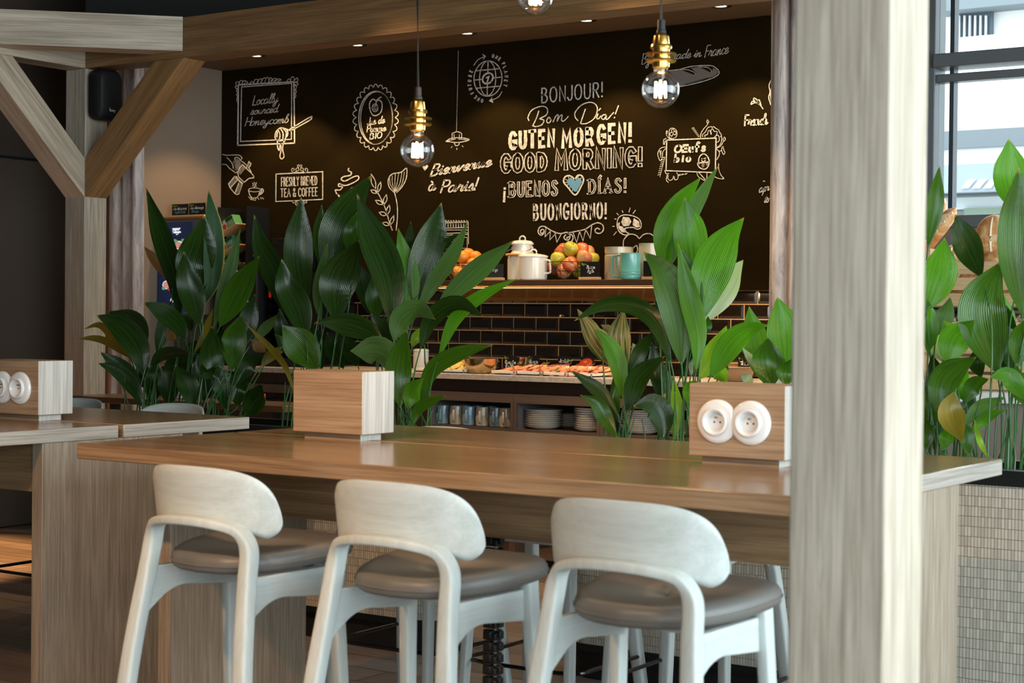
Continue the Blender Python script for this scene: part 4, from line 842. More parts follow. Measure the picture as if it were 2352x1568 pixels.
# ------------------------------------------------------------------ fruit
def fruit(name, r, kind, c, label, grp, rot):
    t = thing(name, label, name, c, 0, grp); t.rotation_euler = rot
    if name == 'apple':
        pr = [(0, -.80), (.10, -.84), (.28, -.86), (.55, -.72), (.82, -.36), (.97, .06), (.98, .34), (.84, .66), (.56, .84), (.30, .83), (.12, .70), (0, .60)]
        pr = catmull(pr, 3); MB().lathe([(max(a, 0) * r, b * r) for a, b in pr], n=24).build('skin', M['apple_' + kind], t, smooth=180)
        MB().tube([(0, 0, .6 * r), (.03 * r, 0, .85 * r), (.1 * r, 0, 1.02 * r)], .035 * r, 6).build('stalk', M['twig'], t)
    else:
        pr = [(r * sin(a) * 1.0, -r * .96 * cos(a)) for a in np.linspace(0, pi, 15)]; MB().lathe(pr, n=24).build('peel', M['orange_peel'], t, smooth=180)
        MB().lathe([(.1 * r, .955 * r), (.06 * r, .975 * r), (0, .97 * r)], n=8).build('navel', M['twig'], t)
    return t
M['twig'] = mat('brown_stalk', srgb(92, 70, 40), .8)
def applemat(n, a, b, p):
    m = mat(n, a, .28, coat=.2); N, L, P = nodes(m); r = ramp(m, noise(m, mapped(m, (16, 16, 9)).outputs[0], 1, 4, .6, .8).outputs['Fac'], [(p - .08, a), (p + .1, b)]); L.new(r.outputs[0], P.inputs['Base Color']); M[n] = m
applemat('apple_y', srgb(206, 190, 62), srgb(186, 186, 60), .5); applemat('apple_r', srgb(208, 68, 48), srgb(226, 150, 92), .52); applemat('apple_p', srgb(222, 120, 84), srgb(224, 184, 104), .5)
m = M['orange_peel'] = mat('orange_peel', srgb(236, 148, 44), .4); bump(m, noise(m, mapped(m, (220, 220, 220)).outputs[0], 1, 2).outputs['Fac'], .25, .002)
def basket(x, y, z, r0, r1, h, label, name, kind, m):
    t = thing('wire_basket', label, 'basket', (x, y, z)); wr = MB()
    def ring(r, zz, th=.0016): MB().sweep([(r * cos(a), r * sin(a), zz) for a in np.linspace(0, 2 * pi, 41)[:-1]], circ(th, 6), closed=True).build('wire_ring', m, t)
    ring(r1, h, .002); ring((r0 + r1) / 2 * 1.03, h * .5); ring(r0, .003, .002)
    n = 12 if kind == 'tri' else 16
    w2 = MB()
    rm = (r0 + r1) / 2 * 1.03
    for k in range(n):
        a, b, c = 2 * pi * k / n, 2 * pi * (k + .5) / n, 2 * pi * (k + 1) / n
        P = lambda r, q, zz: (r * cos(q), r * sin(q), zz)
        for (u, v) in ((P(r1, a, h), P(rm, b, h * .5)), (P(rm, b, h * .5), P(r1, c, h)), (P(rm, b, h * .5), P(r0, a, .003)), (P(rm, b, h * .5), P(r0, c, .003))): w2.tube([u, v], .0012, 5)
    w2.build('wire_lattice', m, t)
    w3 = MB()
    for k in range(-3, 4):
        x_ = k * r0 / 4; s = sqrt(r0 * r0 - x_ * x_); w3.tube([(x_, -s, .002), (x_, s, .002)], .0012, 5)
    w3.build('base_wires', m, t); return t
YS = 7.69
ax = onY(1316, 640, YS).x; basket(ax, YS, SH, .066, .125, .098, 'black geometric wire basket filled with apples', 'apple', 'tri', M['black'])
ra = .0435
AP = [  # px, py of the centre in the photo, depth offset, colour, label
 (1311, 573, .00, 'y', 'large yellow-green apple crowning the pile'), (1292, 577, .05, 'r', 'red apple at the upper left behind the top yellow one'), (1336, 576, .04, 'r', 'red apple at the upper right behind the top yellow one'),
 (1350, 582, .075, 'p', 'orange-tinted apple at the back right of the pile'), (1281, 597, -.035, 'y', 'yellow apple with a stalk at the left of the pile'), (1341, 592, -.035, 'p', 'pink apple showing its stalk hollow at the right of the pile'),
 (1359, 597, .045, 'y', 'yellow apple at the far right of the pile'), (1311, 608, -.075, 'r', 'red and cream apple at the front of the basket'), (1272, 614, .045, 'r', 'red apple at the far left inside the basket'),
 (1295, 624, -.03, 'p', 'apple with its hollow outward, lowest at the front left'), (1331, 623, .0, 'y', 'green-yellow apple low behind the name card'), (1316, 604, .04, 'y', 'yellow apple hidden in the middle of the basket')]
for (px, py, dy, k, lb) in AP:
    p = onY(px, py, YS + dy); fruit('apple', ra, k, p, lb, 'apples in the wire basket', (random.uniform(-.9, .5), random.uniform(-.6, .6), random.uniform(0, 6)))
ox = onY(1068, 640, YS).x; bk = basket(ox, YS, SH, .075, .125, .09, 'silver wire basket filled with oranges', 'orange', 'hex', mat('pale_wire', srgb(190, 180, 164), .35, .7))
MB().lathe([(.019, 0), (.019, .003), (.015, .004), (.0, .004)], (-.012, -.118, .055), 20, Matrix.Rotation(pi / 2, 4, 'X')).build('medallion', mat('gold_tag', srgb(196, 160, 70), .35, .7), bk)
OR = [(1062, 590, -.03, 'orange on top of the pile, nearest the front'), (1033, 592, .03, 'orange at the upper left, partly behind a leaf'), (1092, 591, .03, 'orange at the upper right behind the drooping leaf'), (1076, 585, .07, 'orange at the back of the pile, highest'),
      (1087, 607, -.06, 'orange at the front right of the basket'), (1052, 626, -.065, 'orange lowest at the front of the basket'), (1034, 612, -.04, 'orange at the front left of the basket'), (1070, 610, .02, 'orange in the middle of the basket'), (1095, 625, -.02, 'orange low at the right behind the leaf'), (1105, 600, .05, 'orange at the far right of the basket')]
for (px, py, dy, lb) in OR: fruit('orange', .0385, '', onY(px, py, YS + dy), lb, 'oranges in the wire basket', (random.uniform(-1, 1), random.uniform(-1, 1), 0))
# cards on the shelf
cx = onY(1135, 640, 7.585).x; card(cx, 7.585, SH, .118, .078, [('Orange', .32, .70, .50, .20, 'ink_w')], 'grey-black card reading Orange on the shelf', cmat=stain('slate_card', srgb(40, 46, 50), .5))
cx = onY(1355, 640, 7.585).x; card(cx, 7.585, SH, .118, .084, [('Pomme', .34, .76, .56, .20, 'ink_w'), ('Apple', .38, .70, .32, .18, 'ink_w')], 'black card reading Pomme Apple before the apple basket', vegan=True)
cx = onY(1502, 640, 7.585).x; card(cx, 7.585, SH, .125, .084, [('Raisin', .34, .76, .5, .2, 'ink_w')][:0], 'black card half hidden by a leaf, before the tall cream jar')
# enamelware
EN = M['white_cer']; CR = mat('cream_enamel', srgb(226, 206, 170), .2, coat=.3); TL = mat('teal_enamel', srgb(112, 186, 172), .2, coat=.4); BR = mat('pale_cream_enamel', srgb(232, 230, 220), .18, coat=.3)
cx = onY(1199, 640, 7.70).x; r = pxw(28, 7.7) ; t = thing('milk_can', 'white enamel milk can with lid and wooden bail grip', 'milk can', (cx, 7.70, SH))
MB().lathe([(r * .93, 0), (r, .006), (r, .118), (r * .93, .140), (r * .74, .158), (r * .69, .165), (r * .69, .196), (r * .73, .199)], n=36).build('body', BR, t)
MB().lathe([(r * .76, .198), (r * .79, .203), (r * .76, .208), (r * .62, .219), (r * .3, .224), (0, .225)], n=36).build('lid', BR, t)
MB().tube(catmull([(-.018, 0, .222), (-.018, 0, .235), (-.008, 0, .245), (.008, 0, .245), (.018, 0, .235), (.018, 0, .222)], 4), .0045, 8).build('lid_handle', BR, t)
for s in (-1, 1): MB().box(s * r * .70 - .004 + s * .006, s * r * .70 + .004 + s * .006, -.008, .008, .170, .188).build('lug', BR, t)
MB().tube(catmull([(-r * .80, 0, .180), (-r * .92, -.04, .160), (-r * .55, -.078, .142), (r * .3, -.080, .140), (r * .75, -.05, .160), (r * .80, 0, .180)], 5), .0018, 6).build('bail', M['steel'], t)
MB().lathe([(.006, -.042), (.0085, -.03), (.0085, .03), (.006, .042)], (-.014, -.0795, .141), 12, Matrix.Rotation(pi / 2, 4, 'Y')).build('bail_grip', mat('turned_wood_grip', srgb(206, 146, 72), .5), t)
cx = onY(1226, 642, 7.62).x; r = pxw(26.5, 7.62); t = thing('enamel_pot', 'white lidded enamel pot standing before the milk can', 'pot', (cx, 7.615, SH))
MB().lathe([(r * .90, 0), (r * .98, .006), (r, .015), (r, .122), (r * 1.06, .125), (r * 1.05, .128)], n=40).build('body', BR, t)
MB().lathe([(r * 1.07, .128), (r * 1.04, .133), (r * .8, .139), (r * .4, .144), (0, .145)], n=40).build('lid', BR, t)
MB().tube(catmull([(-.019, 0, .142), (-.019, 0, .156), (-.009, 0, .166), (.009, 0, .166), (.019, 0, .156), (.019, 0, .142)], 4), .0045, 8).build('lid_handle', BR, t)
MB().tube(catmull([(r * .98, 0, .108), (r * 1.35, 0, .106), (r * 1.40, 0, .09), (r * 1.44, 0, .055), (r * 1.38, 0, .040), (r * .98, 0, .036)], 5), .0055, 8).build('handle', BR, t)
def jar(px, Y, rpx, hpx, label, ring=True):
    r, h = pxw(rpx, Y, px), pxh(hpx, Y, px); t = thing('enamel_jar', label, 'jar', (onY(px, 641, Y).x, Y, SH))
    pr = [(r * .97, 0), (r, .004), (r, h * .74)]
    if ring: pr += [(r * .96, h * .765), (r * .96, h * .79), (r, h * .81)]
    pr += [(r, h * .985), (r * 1.04, h * .99), (r * 1.04, h), (r * .97, h), (r * .95, h * .9), (r * .95, h * .7), (0, h * .69)]
    MB().lathe(pr, n=44).build('body', CR, t); return t
jar(1421, 7.72, 28.5, 76, 'wide cream enamel jar behind the teal jug')
t = jar(1495, 7.73, 25, 84, 'tall cream enamel jar at the right end of the shelf', False)
MB().lathe([(.014, 0), (.013, .002), (0, .002)], (-.01, -.112, .085), 18, Matrix.Rotation(pi / 2, 4, 'X')).build('emblem', mat('tan_print', srgb(170, 140, 80), .6), t)
r = pxw(20.5, 7.6, 1447); t = thing('measuring_jug', 'teal enamel sifter jug with squared handle before the cream jar', 'jug', (onY(1448, 642, 7.6).x, 7.60, SH))
MB().lathe([(r * .78, 0), (r * .9, .003), (r * .92, .010), (r, .012), (r, .028), (r * 1.02, .030), (r, .033), (r, .040), (r * 1.02, .042), (r, .045), (r, .134), (r * 1.04, .136), (r * 1.03, .139), (r * .96, .138), (r * .95, .02), (0, .02)], n=40).build('body', TL, t)
MB().sweep(catmull([(-r * .98, 0, .128), (-r * 1.6, 0, .126), (-r * 2.0, 0, .118), (-r * 2.08, 0, .09), (-r * 2.12, 0, .045), (-r * 2.0, 0, .022), (-r * 1.6, 0, .018), (-r * .98, 0, .018)], 5), rrect(.0055, .004, .5, 2), ref=(0, 1, 0)).build('handle', TL, t)
MB().tube(catmull([(-r * 1.66, 0, .122), (-r * 1.62, 0, .08), (-r * 1.4, 0, .048), (-r * 1.0, 0, .028)], 6), .003, 8).build('trigger', TL, t)

# ------------------------------------------------------------------ food on the worktop
TRY = mat('white_melamine_tray', srgb(232, 226, 214), .25, coat=.2)
def tray(x, y, w, d, label):
    t = thing('serving_tray', label, 'tray', (x, y, CT), 0, 'white trays on the buffet')
    MB().box(-w / 2, w / 2, -d / 2, d / 2, .002, .008).build('base', TRY, t)
    m = MB()
    for (a, b, c, e) in ((-w / 2, w / 2, -d / 2, -d / 2 + .008), (-w / 2, w / 2, d / 2 - .008, d / 2), (-w / 2, -w / 2 + .008, -d / 2, d / 2), (w / 2 - .008, w / 2, -d / 2, d / 2)): m.box(a, b, c, e, 0, .022)
    m.build('rim', TRY, t, bevel=.002)
HAM = [mat('pink_ham', srgb(228, 152, 118), .45), mat('pale_ham', srgb(240, 186, 140), .45), mat('cured_ham', srgb(196, 104, 84), .45)]; CHZ = mat('pale_cheese', srgb(244, 218, 138), .4); CHZ2 = mat('cut_cheese', srgb(236, 200, 116), .4)
def slice_mesh(name, w, d, m):          # a thin wavy slice, its base at the origin
    nx, ny = 8, 6; vs = []; fs = []
    for off in (0, .003):
        for j in range(ny + 1):
            for i in range(nx + 1): u, v = i / nx - .5, j / ny - .5; vs.append((u * w * (1 - .3 * v * v * 4 * .3), v * d, off + .004 * sin(9 * u + 3 * v) + .004))
    A = (nx + 1) * (ny + 1)
    for j in range(ny):
        for i in range(nx): a = j * (nx + 1) + i; fs += [(a, a + nx + 1, a + nx + 2, a + 1), (A + a, A + a + 1, A + a + nx + 2, A + a + nx + 1)]
    for i in range(nx): a = i; b = ny * (nx + 1) + i; fs += [(a, a + 1, A + a + 1, A + a), (b, A + b, A + b + 1, b + 1)]
    for j in range(ny): a = j * (nx + 1); b = a + nx; fs += [(a, A + a, A + a + nx + 1, a + nx + 1), (b, b + nx + 1, A + b + nx + 1, A + b)]
    return MB().add(vs, fs).build(name, m, None, smooth=60, loc=(0, 0, 0))
def slices(x0, x1, y0, y1, n, rows, m, name, label, cat, grp, w=.09, d=.11, step=.0):
    pro = slice_mesh(name, w, d, m); tag(pro, label, cat, grp); first = True
    for rI in range(rows):
        for k in range(n):
            o = pro if first else pro.copy()
            if not first: COL.objects.link(o)
            first = False; s = k / max(1, n - 1); v = rI / max(1, rows - 1) if rows > 1 else .5
            o.location = (x0 + (x1 - x0) * s, y0 + (y1 - y0) * v + random.uniform(-.006, .006), CT + .012 + .006 * rI + step * v)
            o.rotation_euler = (random.uniform(.14, .26), random.uniform(-.30, -.12), random.uniform(-.3, .3))
TXS = []
for (a, b, lb) in ((955, 1002, 'left cheese tray, half hidden by plant stems'), (1003, 1068, 'right cheese tray, next to the steel bowl'), (1128, 1184, 'ham tray nearest the cucumber card'), (1187, 1244, 'second ham tray from the steel bowl'), (1247, 1302, 'third ham tray from the steel bowl'), (1305, 1362, 'rightmost ham tray, beside the leafy plant')):
    xa, xb = onY(a, 850, 7.30).x, onY(b, 850, 7.30).x; tray((xa + xb) / 2, 7.44, xb - xa - .004, .30, lb); TXS.append((xa, xb))
slices(TXS[2][0] + .04, TXS[5][1] - .05, 7.35, 7.42, 10, 2, HAM[0], 'ham_slice', 'thin pink ham slice lying in the front rows on the white trays', 'ham slice', 'front ham slices', step=.004)
slices(TXS[2][0] + .09, TXS[5][1] - .03, 7.44, 7.48, 10, 2, HAM[1], 'ham_slice', 'pale ham slice lying in the middle rows on the white trays', 'ham slice', 'middle ham slices', step=.012)
slices(TXS[3][0] - .03, TXS[5][1] + .0, 7.53, 7.56, 8, 2, HAM[2], 'ham_slice', 'dark cured ham slice lying in the back rows on the white trays', 'ham slice', 'back ham slices', step=.02)
slices(TXS[0][0] + .04, TXS[1][1] - .04, 7.36, 7.45, 6, 2, CHZ, 'cheese_slice', 'pale yellow cheese slice lying in the front rows on the cheese trays', 'cheese slice', 'front cheese slices', step=.008)
slices(TXS[0][0] + .05, TXS[1][1] - .03, 7.51, 7.55, 6, 2, CHZ2, 'cheese_slice', 'darker cheese slice lying in the back rows on the cheese trays', 'cheese slice', 'back cheese slices', step=.022)
def fork(px, label):
    p = onY(px, 858, 7.26); t = thing('serving_fork', label, 'fork', (p.x, 7.31, CT + .023), .5, 'forks laid on the tray rims')
    MB().tube([(.02, -.09, .0), (0, 0, .004), (-.012, .05, .012)], .0022, 6).build('handle', M['brass'], t)
    for s in (-1, 0, 1): MB().tube([(-.012 + s * .004, .05, .012), (-.02 + s * .006, .075, .020), (-.024 + s * .006, .09, .030)], .0013, 5).build('tine', M['steel'], t)
for px, lb in ((968, 'fork on the left cheese tray'), (1022, 'fork on the right cheese tray'), (1170, 'fork on the ham tray nearest the cucumber card'), (1231, 'fork on the second ham tray'), (1300, 'fork on the third ham tray'), (1351, 'fork on the rightmost ham tray')): fork(px, lb)
def garnish(px, py, Y, label):
    p = onY(px, py, Y); m = MB(); rnd = random.Random(px)
    for k in range(7):
        a = rnd.uniform(0, 6.3); r_ = .012; q = (cos(a) * .012, sin(a) * .008, rnd.uniform(0, .012))
        m.add([(0, 0, 0), (q[0] + .006 * sin(a), q[1] - .004, q[2]), (q[0] * 1.7, q[1] * 1.7, q[2] + .003), (q[0] - .006 * sin(a), q[1] + .004, q[2] + .004)], [(0, 1, 2, 3)])
    tag(m.build('parsley_sprig', LF['b'], None, smooth=0, loc=p), label, 'parsley', 'parsley garnish on the cold cuts')
garnish(1253, 838, 7.40, 'parsley sprig on the ham, left of the other two'); garnish(1310, 830, 7.46, 'parsley sprig at the back of the ham, middle'); garnish(1277, 851, 7.34, 'parsley sprig at the front edge of the ham'); garnish(1028, 828, 7.45, 'parsley sprig on the cheese')
ST = mat('polished_bowl_steel', srgb(196, 176, 140), .16, 1)
def bowl(x, y, r, h, label, m, name='mixing_bowl', fill=None, grp=None):
    t = thing(name, label, 'bowl', (x, y, CT), 0, grp)
    MB().lathe([(r * .62, 0), (r * .72, .004), (r * .88, h * .35), (r * .96, h * .75), (r, h * .98), (r * 1.05, h), (r * .97, h * .97), (r * .92, h * .7), (r * .8, h * .3), (0, h * .12)], n=40).build('body', m, t)
    if fill: MB().lathe([(r * .94, h * .8), (r * .6, h * .9), (0, h * .92)], n=24, caps=False).build('filling', fill, t)
    return t
bowl(onY(1101, 850, 7.38).x, 7.385, pxw(36, 7.38), .082, 'polished steel bowl between the cheese and ham trays', ST)
bowl(onY(1190, 835, 7.66).x, 7.68, pxw(24, 7.7), .088, 'second steel bowl at the back behind the cucumber card', ST)
YG = mat('beige_bowl', srgb(170, 136, 98), .35)
bowl(onY(1690, 870, 7.42).x, 7.42, .085, .07, 'beige bowl of white fruit pieces at the right end of the buffet', YG, fill=mat('yoghurt_pieces', srgb(238, 226, 190), .5))
bowl(onY(1692, 850, 7.62).x, 7.64, .085, .085, 'brown bowl at the back behind the yoghurt card', YG)
card(onY(1158, 845, 7.47).x, 7.53, CT + .0, .085, .085, [('Concombre', .12, .9, .48, .2, 'ink_w'), ('Cucumber', .16, .86, .22, .18, 'ink_w')], 'black card reading Concombre Cucumber beside the steel bowl', vegan=True)
card(onY(1222, 838, 7.66).x, 7.68, CT, .07, .085, [('Tomate', .1, .85, .5, .2, 'ink_w'), ('Tomato', .1, .85, .24, .18, 'ink_w')], 'black card reading Tomate Tomato behind the ham trays', vegan=True)
card(onY(1291, 835, 7.68).x, 7.70, CT, .08, .085, [('Jambon', .15, .85, .6, .2, 'ink_w'), ('de dinde', .15, .9, .3, .18, 'ink_w')], 'black card reading Jambon, left of two behind the ham')
card(onY(1345, 835, 7.68).x, 7.70, CT, .08, .085, [('Jambon', .15, .85, .6, .2, 'ink_w'), ('cuit', .15, .6, .3, .18, 'ink_w')], 'black card reading Jambon, right of two behind the ham')
card(onY(1707, 850, 7.50).x, 7.52, CT + .0, .075, .11, [('Yaourt', .2, .85, .62, .16, 'ink_w')], 'black card reading Yaourt among the plant leaves', vegan=True)
# tomato slices and a round of orange ham
p = onY(1350, 842, 7.62); tm2 = thing('tomato_half', 'red cut tomato at the back right of the ham', 'tomato', (p.x, 7.60, CT + .062)); MB().lathe([(0, -.012), (.03, -.010), (.038, 0), (.034, .010), (0, .012)], n=24).build('flesh', mat('tomato_flesh', srgb(206, 74, 40), .3), tm2); MB().lathe([(.012, .0118), (0, .0130)], n=10).build('core', mat('tomato_core', srgb(226, 130, 80), .4), tm2); tm2.rotation_euler = (.6, 0, 0)
p = onY(1468, 868, 7.36); tt = thing('cheese_block', 'orange block of cheese half hidden behind the plant', 'cheese', (p.x, 7.42, CT)); MB().prism([(-.075, -.06), (.075, -.06), (.05, .08)], 0, .075, 'z').build('wedge', mat('orange_cheese', srgb(232, 170, 92), .4), tt, bevel=.004); MB().box(-.09, .09, -.085, .09, -.0005, .006).build('board', TRY, tt)
tt = thing('white_canister', 'white canister at the back behind the cheese trays', 'canister', (onY(962, 830, 7.7).x, 7.72, CT)); MB().lathe([(.04, 0), (.045, .003), (.045, .10), (.04, .102)], n=28).build('body', BR, tt); MB().lathe([(.046, .102), (.046, .112), (.03, .118), (0, .118)], n=28).build('lid', BR, tt)
# ------------------------------------------------------------------ crockery in the cabinets
MUG_B = mat('blue_grey_glaze', srgb(136, 164, 178), .16, coat=.4); MUG_T = mat('beige_glaze', srgb(196, 178, 150), .16, coat=.4); MUG_G = mat('dark_grey_glaze', srgb(112, 128, 134), .16, coat=.4)
ZS = .7525
def mug(m):
    t = thing('mug', '', 'mug', (0, 0, 0), 0, 'mugs in the open cabinet')
    MB().lathe([(.028, 0), (.036, .003), (.0385, .03), (.038, .06), (.0345, .098), (.0345, .102), (.0325, .102), (.0335, .08), (.035, .03), (0, .010)], n=32).build('body', m, t)
    MB().sweep(catmull([(0, -.036, .085), (.004, -.056, .080), (.006, -.062, .055), (.004, -.054, .026), (0, -.037, .018)], 5), rrect(.006, .0045, .5, 2), ref=(1, 0, 0)).build('handle', m, t)
    return t
mb_, mt_, mg_ = mug(MUG_B), mug(MUG_T), mug(MUG_G); used = set()
for px, k, lb in ((1015, mb_, 'pale blue-grey mug, leftmost of the front row'), (1046, mt_, 'beige mug second from the left'), (1075, mb_, 'blue-grey mug in the middle of the front row'), (1106, mt_, 'beige mug, fourth from the left'), (1137, mg_, 'grey-green mug at the right of the front row'), (1160, mt_, 'beige mug half hidden by the cabinet side')):
    o = k if k not in used else dup(k, (0, 0, 0)); used.add(k)
    o.location = (onY(px, 978, 7.36).x, 7.37, ZS); o['label'] = lb; o.rotation_euler = (0, 0, .25)
for px, lb in ((1062, 'mug in the back row, seen between the first beige and blue ones'), (1092, 'mug in the back row, behind the middle blue one'), (1124, 'mug in the back row, behind the right grey one')): dup(mg_, (onY(px, 960, 7.47).x, 7.485, ZS), .3, lb)
PL = mat('glazed_white_plate', srgb(222, 216, 204), .18, coat=.3); PE = mat('brown_plate_edge', srgb(120, 96, 70), .4)
ORD = ['topmost', 'second', 'third', 'fourth', 'fifth', 'sixth', 'seventh', 'eighth', 'ninth', 'tenth', 'eleventh', 'twelfth']
def plates(px, Y, r, n, step, where):
    x = onY(px, 980, Y).x; t = None
    for k in range(n):
        z = ZS + step * (n - 1 - k); lb = f'white plate, {ORD[k]} ' + ('' if k == 0 else 'from the top ') + where
        if t is None:
            t = thing('plate', lb, 'plate', (x, Y, z), 0, 'plates ' + where)
            MB().lathe([(r * .55, 0), (r * .62, .001), (r * .8, .008), (r * .985, .0165), (r, .019), (r * .97, .0195), (r * .8, .012), (r * .6, .005), (0, .005)], n=40).build('dish', PL, t, smooth=60)
            MB().lathe([(r * .994, .0182), (r * 1.004, .0192), (r * .985, .0200), (r * .975, .0197)], n=40, caps=False).build('edge_band', PE, t)
        else: dup(t, (x + random.uniform(-.002, .002), Y, z), None, lb)
plates(1248, 7.42, .104, 9, .0105, 'of the wide stack right of the mugs')
plates(1303, 7.62, .075, 6, .0105, 'of the small stack at the back')
plates(1355, 7.40, .085, 10, .0115, 'of the tall stack cut by the cabinet side')
plates(1472, 7.42, .104, 11, .0105, 'of the stack behind the plant stems')
plates(1570, 7.42, .08, 7, .0105, 'of the low stack behind the tall plant')

# ------------------------------------------------------------------ drinks corner at the left
YD = 7.34
a = onY(353, 505, YD); b = onY(474, 715, YD); a.x = max(a.x, XS + .012); zt = a.z
b.x -= .03
ju = thing('juice_dispenser', 'grey juice dispenser with a dark blue lit front, beside the taupe wall', 'juice dispenser', ((a.x + b.x) / 2, YD, CT)); hw = (b.x - a.x) / 2; H = zt - CT
SG = mat('warm_grey_housing', srgb(96, 90, 86), .45)
MB().box(-hw, hw, .0, .42, .30, H).build('housing', SG, ju, bevel=.006)
MB().box(-hw, hw, .14, .42, 0, .30).build('base', SG, ju); MB().box(-hw, hw, -.02, .14, 0, .05).build('drip_tray', M['steel'], ju, bevel=.003)
for s in (-.1, .1): MB().lathe([(.010, .24), (.014, .26), (.016, .30)], (s, .07, 0), 14).build('spout', M['steel'], ju)
MB().box(-hw, hw, -.006, .42, H, H + .012).build('top_edge', mat('bronze_edge', srgb(150, 112, 72), .35, .5), ju)
NV = mat('lit_blue_front', srgb(22, 34, 60), .25, emit=srgb(30, 50, 90), estr=.25)
x0 = onY(366, 600, YD).x - ju.location.x; x1 = onY(442, 600, YD).x - ju.location.x
dp = MB().box(x0, x1, -.008, 0, .315, H - .02).build('display', NV, ju, label='dark blue lit display with fruit')
WH = mat('lit_white_print', srgb(236, 240, 244), .5, emit=srgb(220, 230, 240), estr=.7); PK = mat('lit_grapefruit', srgb(226, 160, 150), .5, emit=srgb(226, 150, 136), estr=.5); RD = mat('lit_red_fruit', srgb(206, 60, 50), .5, emit=srgb(200, 60, 50), estr=.4); LG = mat('lit_green_leaf', srgb(120, 190, 130), .5, emit=srgb(110, 180, 130), estr=.4)
def dpx(px, py): v = onY(px, py, YD - .01) - ju.location; return (v.x, v.y, v.z)
m = MB(); m.add([dpx(395, 524), dpx(415, 523), dpx(411, 529), dpx(398, 529)], [(0, 1, 2, 3)])
for s in layout('Vahinger', (396, 535.5), (415, 534.5), 7, 0, 3): ribbon(m, s, .9, lambda q: dpx(*q))
m.add([dpx(403, 537), dpx(409, 537), dpx(406, 540)], [(0, 1, 2)]); m.build('display_lettering', WH, dp, smooth=0)
def disc(cx, cy, r, mt, nm, off=0):
    m = MB(); m.add([tuple(np.array(dpx(cx + r * cos(t), cy + r * sin(t))) + np.array((0, -off, 0))) for t in np.linspace(0, 2 * pi, 25)[:-1]], [tuple(range(24))]); return m.build(nm, mt, dp, smooth=0)
disc(411, 563, 10, WH, 'grapefruit_print'); disc(411, 563, 8, PK, 'grapefruit_print', .001); disc(402, 555, 6, LG, 'leaf_print', .0005); disc(420, 552, 4, LG, 'leaf_print', .0005); disc(417, 576, 6, LG, 'leaf_print', .0015)
disc(383, 654, 10, WH, 'grapefruit_print'); disc(383, 654, 8, PK, 'grapefruit_print', .001); disc(391, 661, 7, RD, 'fruit_print', .0005); disc(376, 662, 4, LG, 'leaf_print', .0015); disc(396, 689, 5, WH, 'emblem_print')
zc = zt + .012
card(onY(414, 500, YD + .05).x, YD + .05, zc, .138, .072, [('Jus de pomme', .1, .9, .52, .22, 'ink_w'), ('Apple Juice', .18, .82, .24, .2, 'ink_b')], 'black card reading Apple Juice on the juice dispenser', vegan=True)
card(onY(453, 499, YD + .05).x, YD + .05, zc, .138, .074, [('Jus d\'orange', .1, .9, .52, .22, 'ink_w'), ('Orange', .18, .6, .24, .2, 'ink_b')], 'black card reading Orange on the juice dispenser, right', vegan=True)
# rack of tea boxes
YT = 7.45; rx = onY(538, 560, YT); rk = thing('tea_rack', 'black tiered rack with sloped shelves of green tea boxes', 'rack', (rx.x, YT, CT))
for s in (-1, 1): MB().box(s * .115 - .004, s * .115 + .004, -.02, .18, 0, 1.99 - CT).build('side_frame', M['black'], rk)
MB().box(-.115, .115, .16, .18, 0, 1.97 - CT).build('back_panel', M['black_mat'], rk)
GB = mat('green_tea_box', srgb(88, 150, 98), .45); GD = mat('dark_green_print', srgb(22, 62, 34), .5); WB = mat('cream_print', srgb(222, 214, 196), .5); OB = mat('orange_fruit_print', srgb(206, 84, 34), .5); YGm = mat('lime_box_top', srgb(150, 176, 72), .45)
def teabox(M4, lb):
    t = thing('tea_box', lb, 'tea box', M4.translation, 0, 'green tea boxes on the rack'); t.rotation_euler = M4.to_euler()
    MB().box(-.075, .075, -.035, .035, 0, .075).build('carton', GB, t, bevel=.001)
    MB().box(-.0745, .0745, -.034, .034, .0745, .0758).build('lid', YGm, t)
    MB().box(-.03, .012, -.0362, -.035, .002, .073).build('label_panel', WB, t); m = MB(); m.lathe([(.0165, 0), (0, .001)], (-.009, -.0362, .034), 20, Matrix.Rotation(pi / 2, 4, 'X')); m.build('fruit_print', OB, t)
    MB().box(-.074, -.030, -.0360, -.035, .055, .072).build('brand_band', GD, t); MB().box(.012, .074, -.0360, -.035, .055, .072).build('brand_band', GD, t)
    for xa, xb in ((-.068, -.036), (.02, .066)):
        m = MB()
        for k in range(4): m.box(xa, xb, -.0358, -.035, .014 + k * .009, .0165 + k * .009)
        m.build('print_lines', WB, t)
sl = radians(-27)
for k, (pxx, pyy, lb) in enumerate(((524, 531, 'tea box on the top sloped shelf of the rack'), (523, 578, 'tea box on the middle sloped shelf of the rack'), (520, 620, 'tea box on the lowest sloped shelf, mostly behind the screen'))):
    p = onY(pxx, pyy, YT + .02)
    R3 = Matrix.Translation(p) @ Matrix.Rotation(sl, 4, 'Y') @ Matrix.Rotation(.0, 4, 'X')
    sh_ = MB().xbox(Matrix.Translation(p - rk.location) @ Matrix.Rotation(sl, 4, 'Y') @ Matrix.Translation((0, .03, -.006)), .108, .07, .004).build('sloped_shelf', M['card_base'], rk)
    teabox(R3 @ Matrix.Translation((.0, .03, 0)), lb)
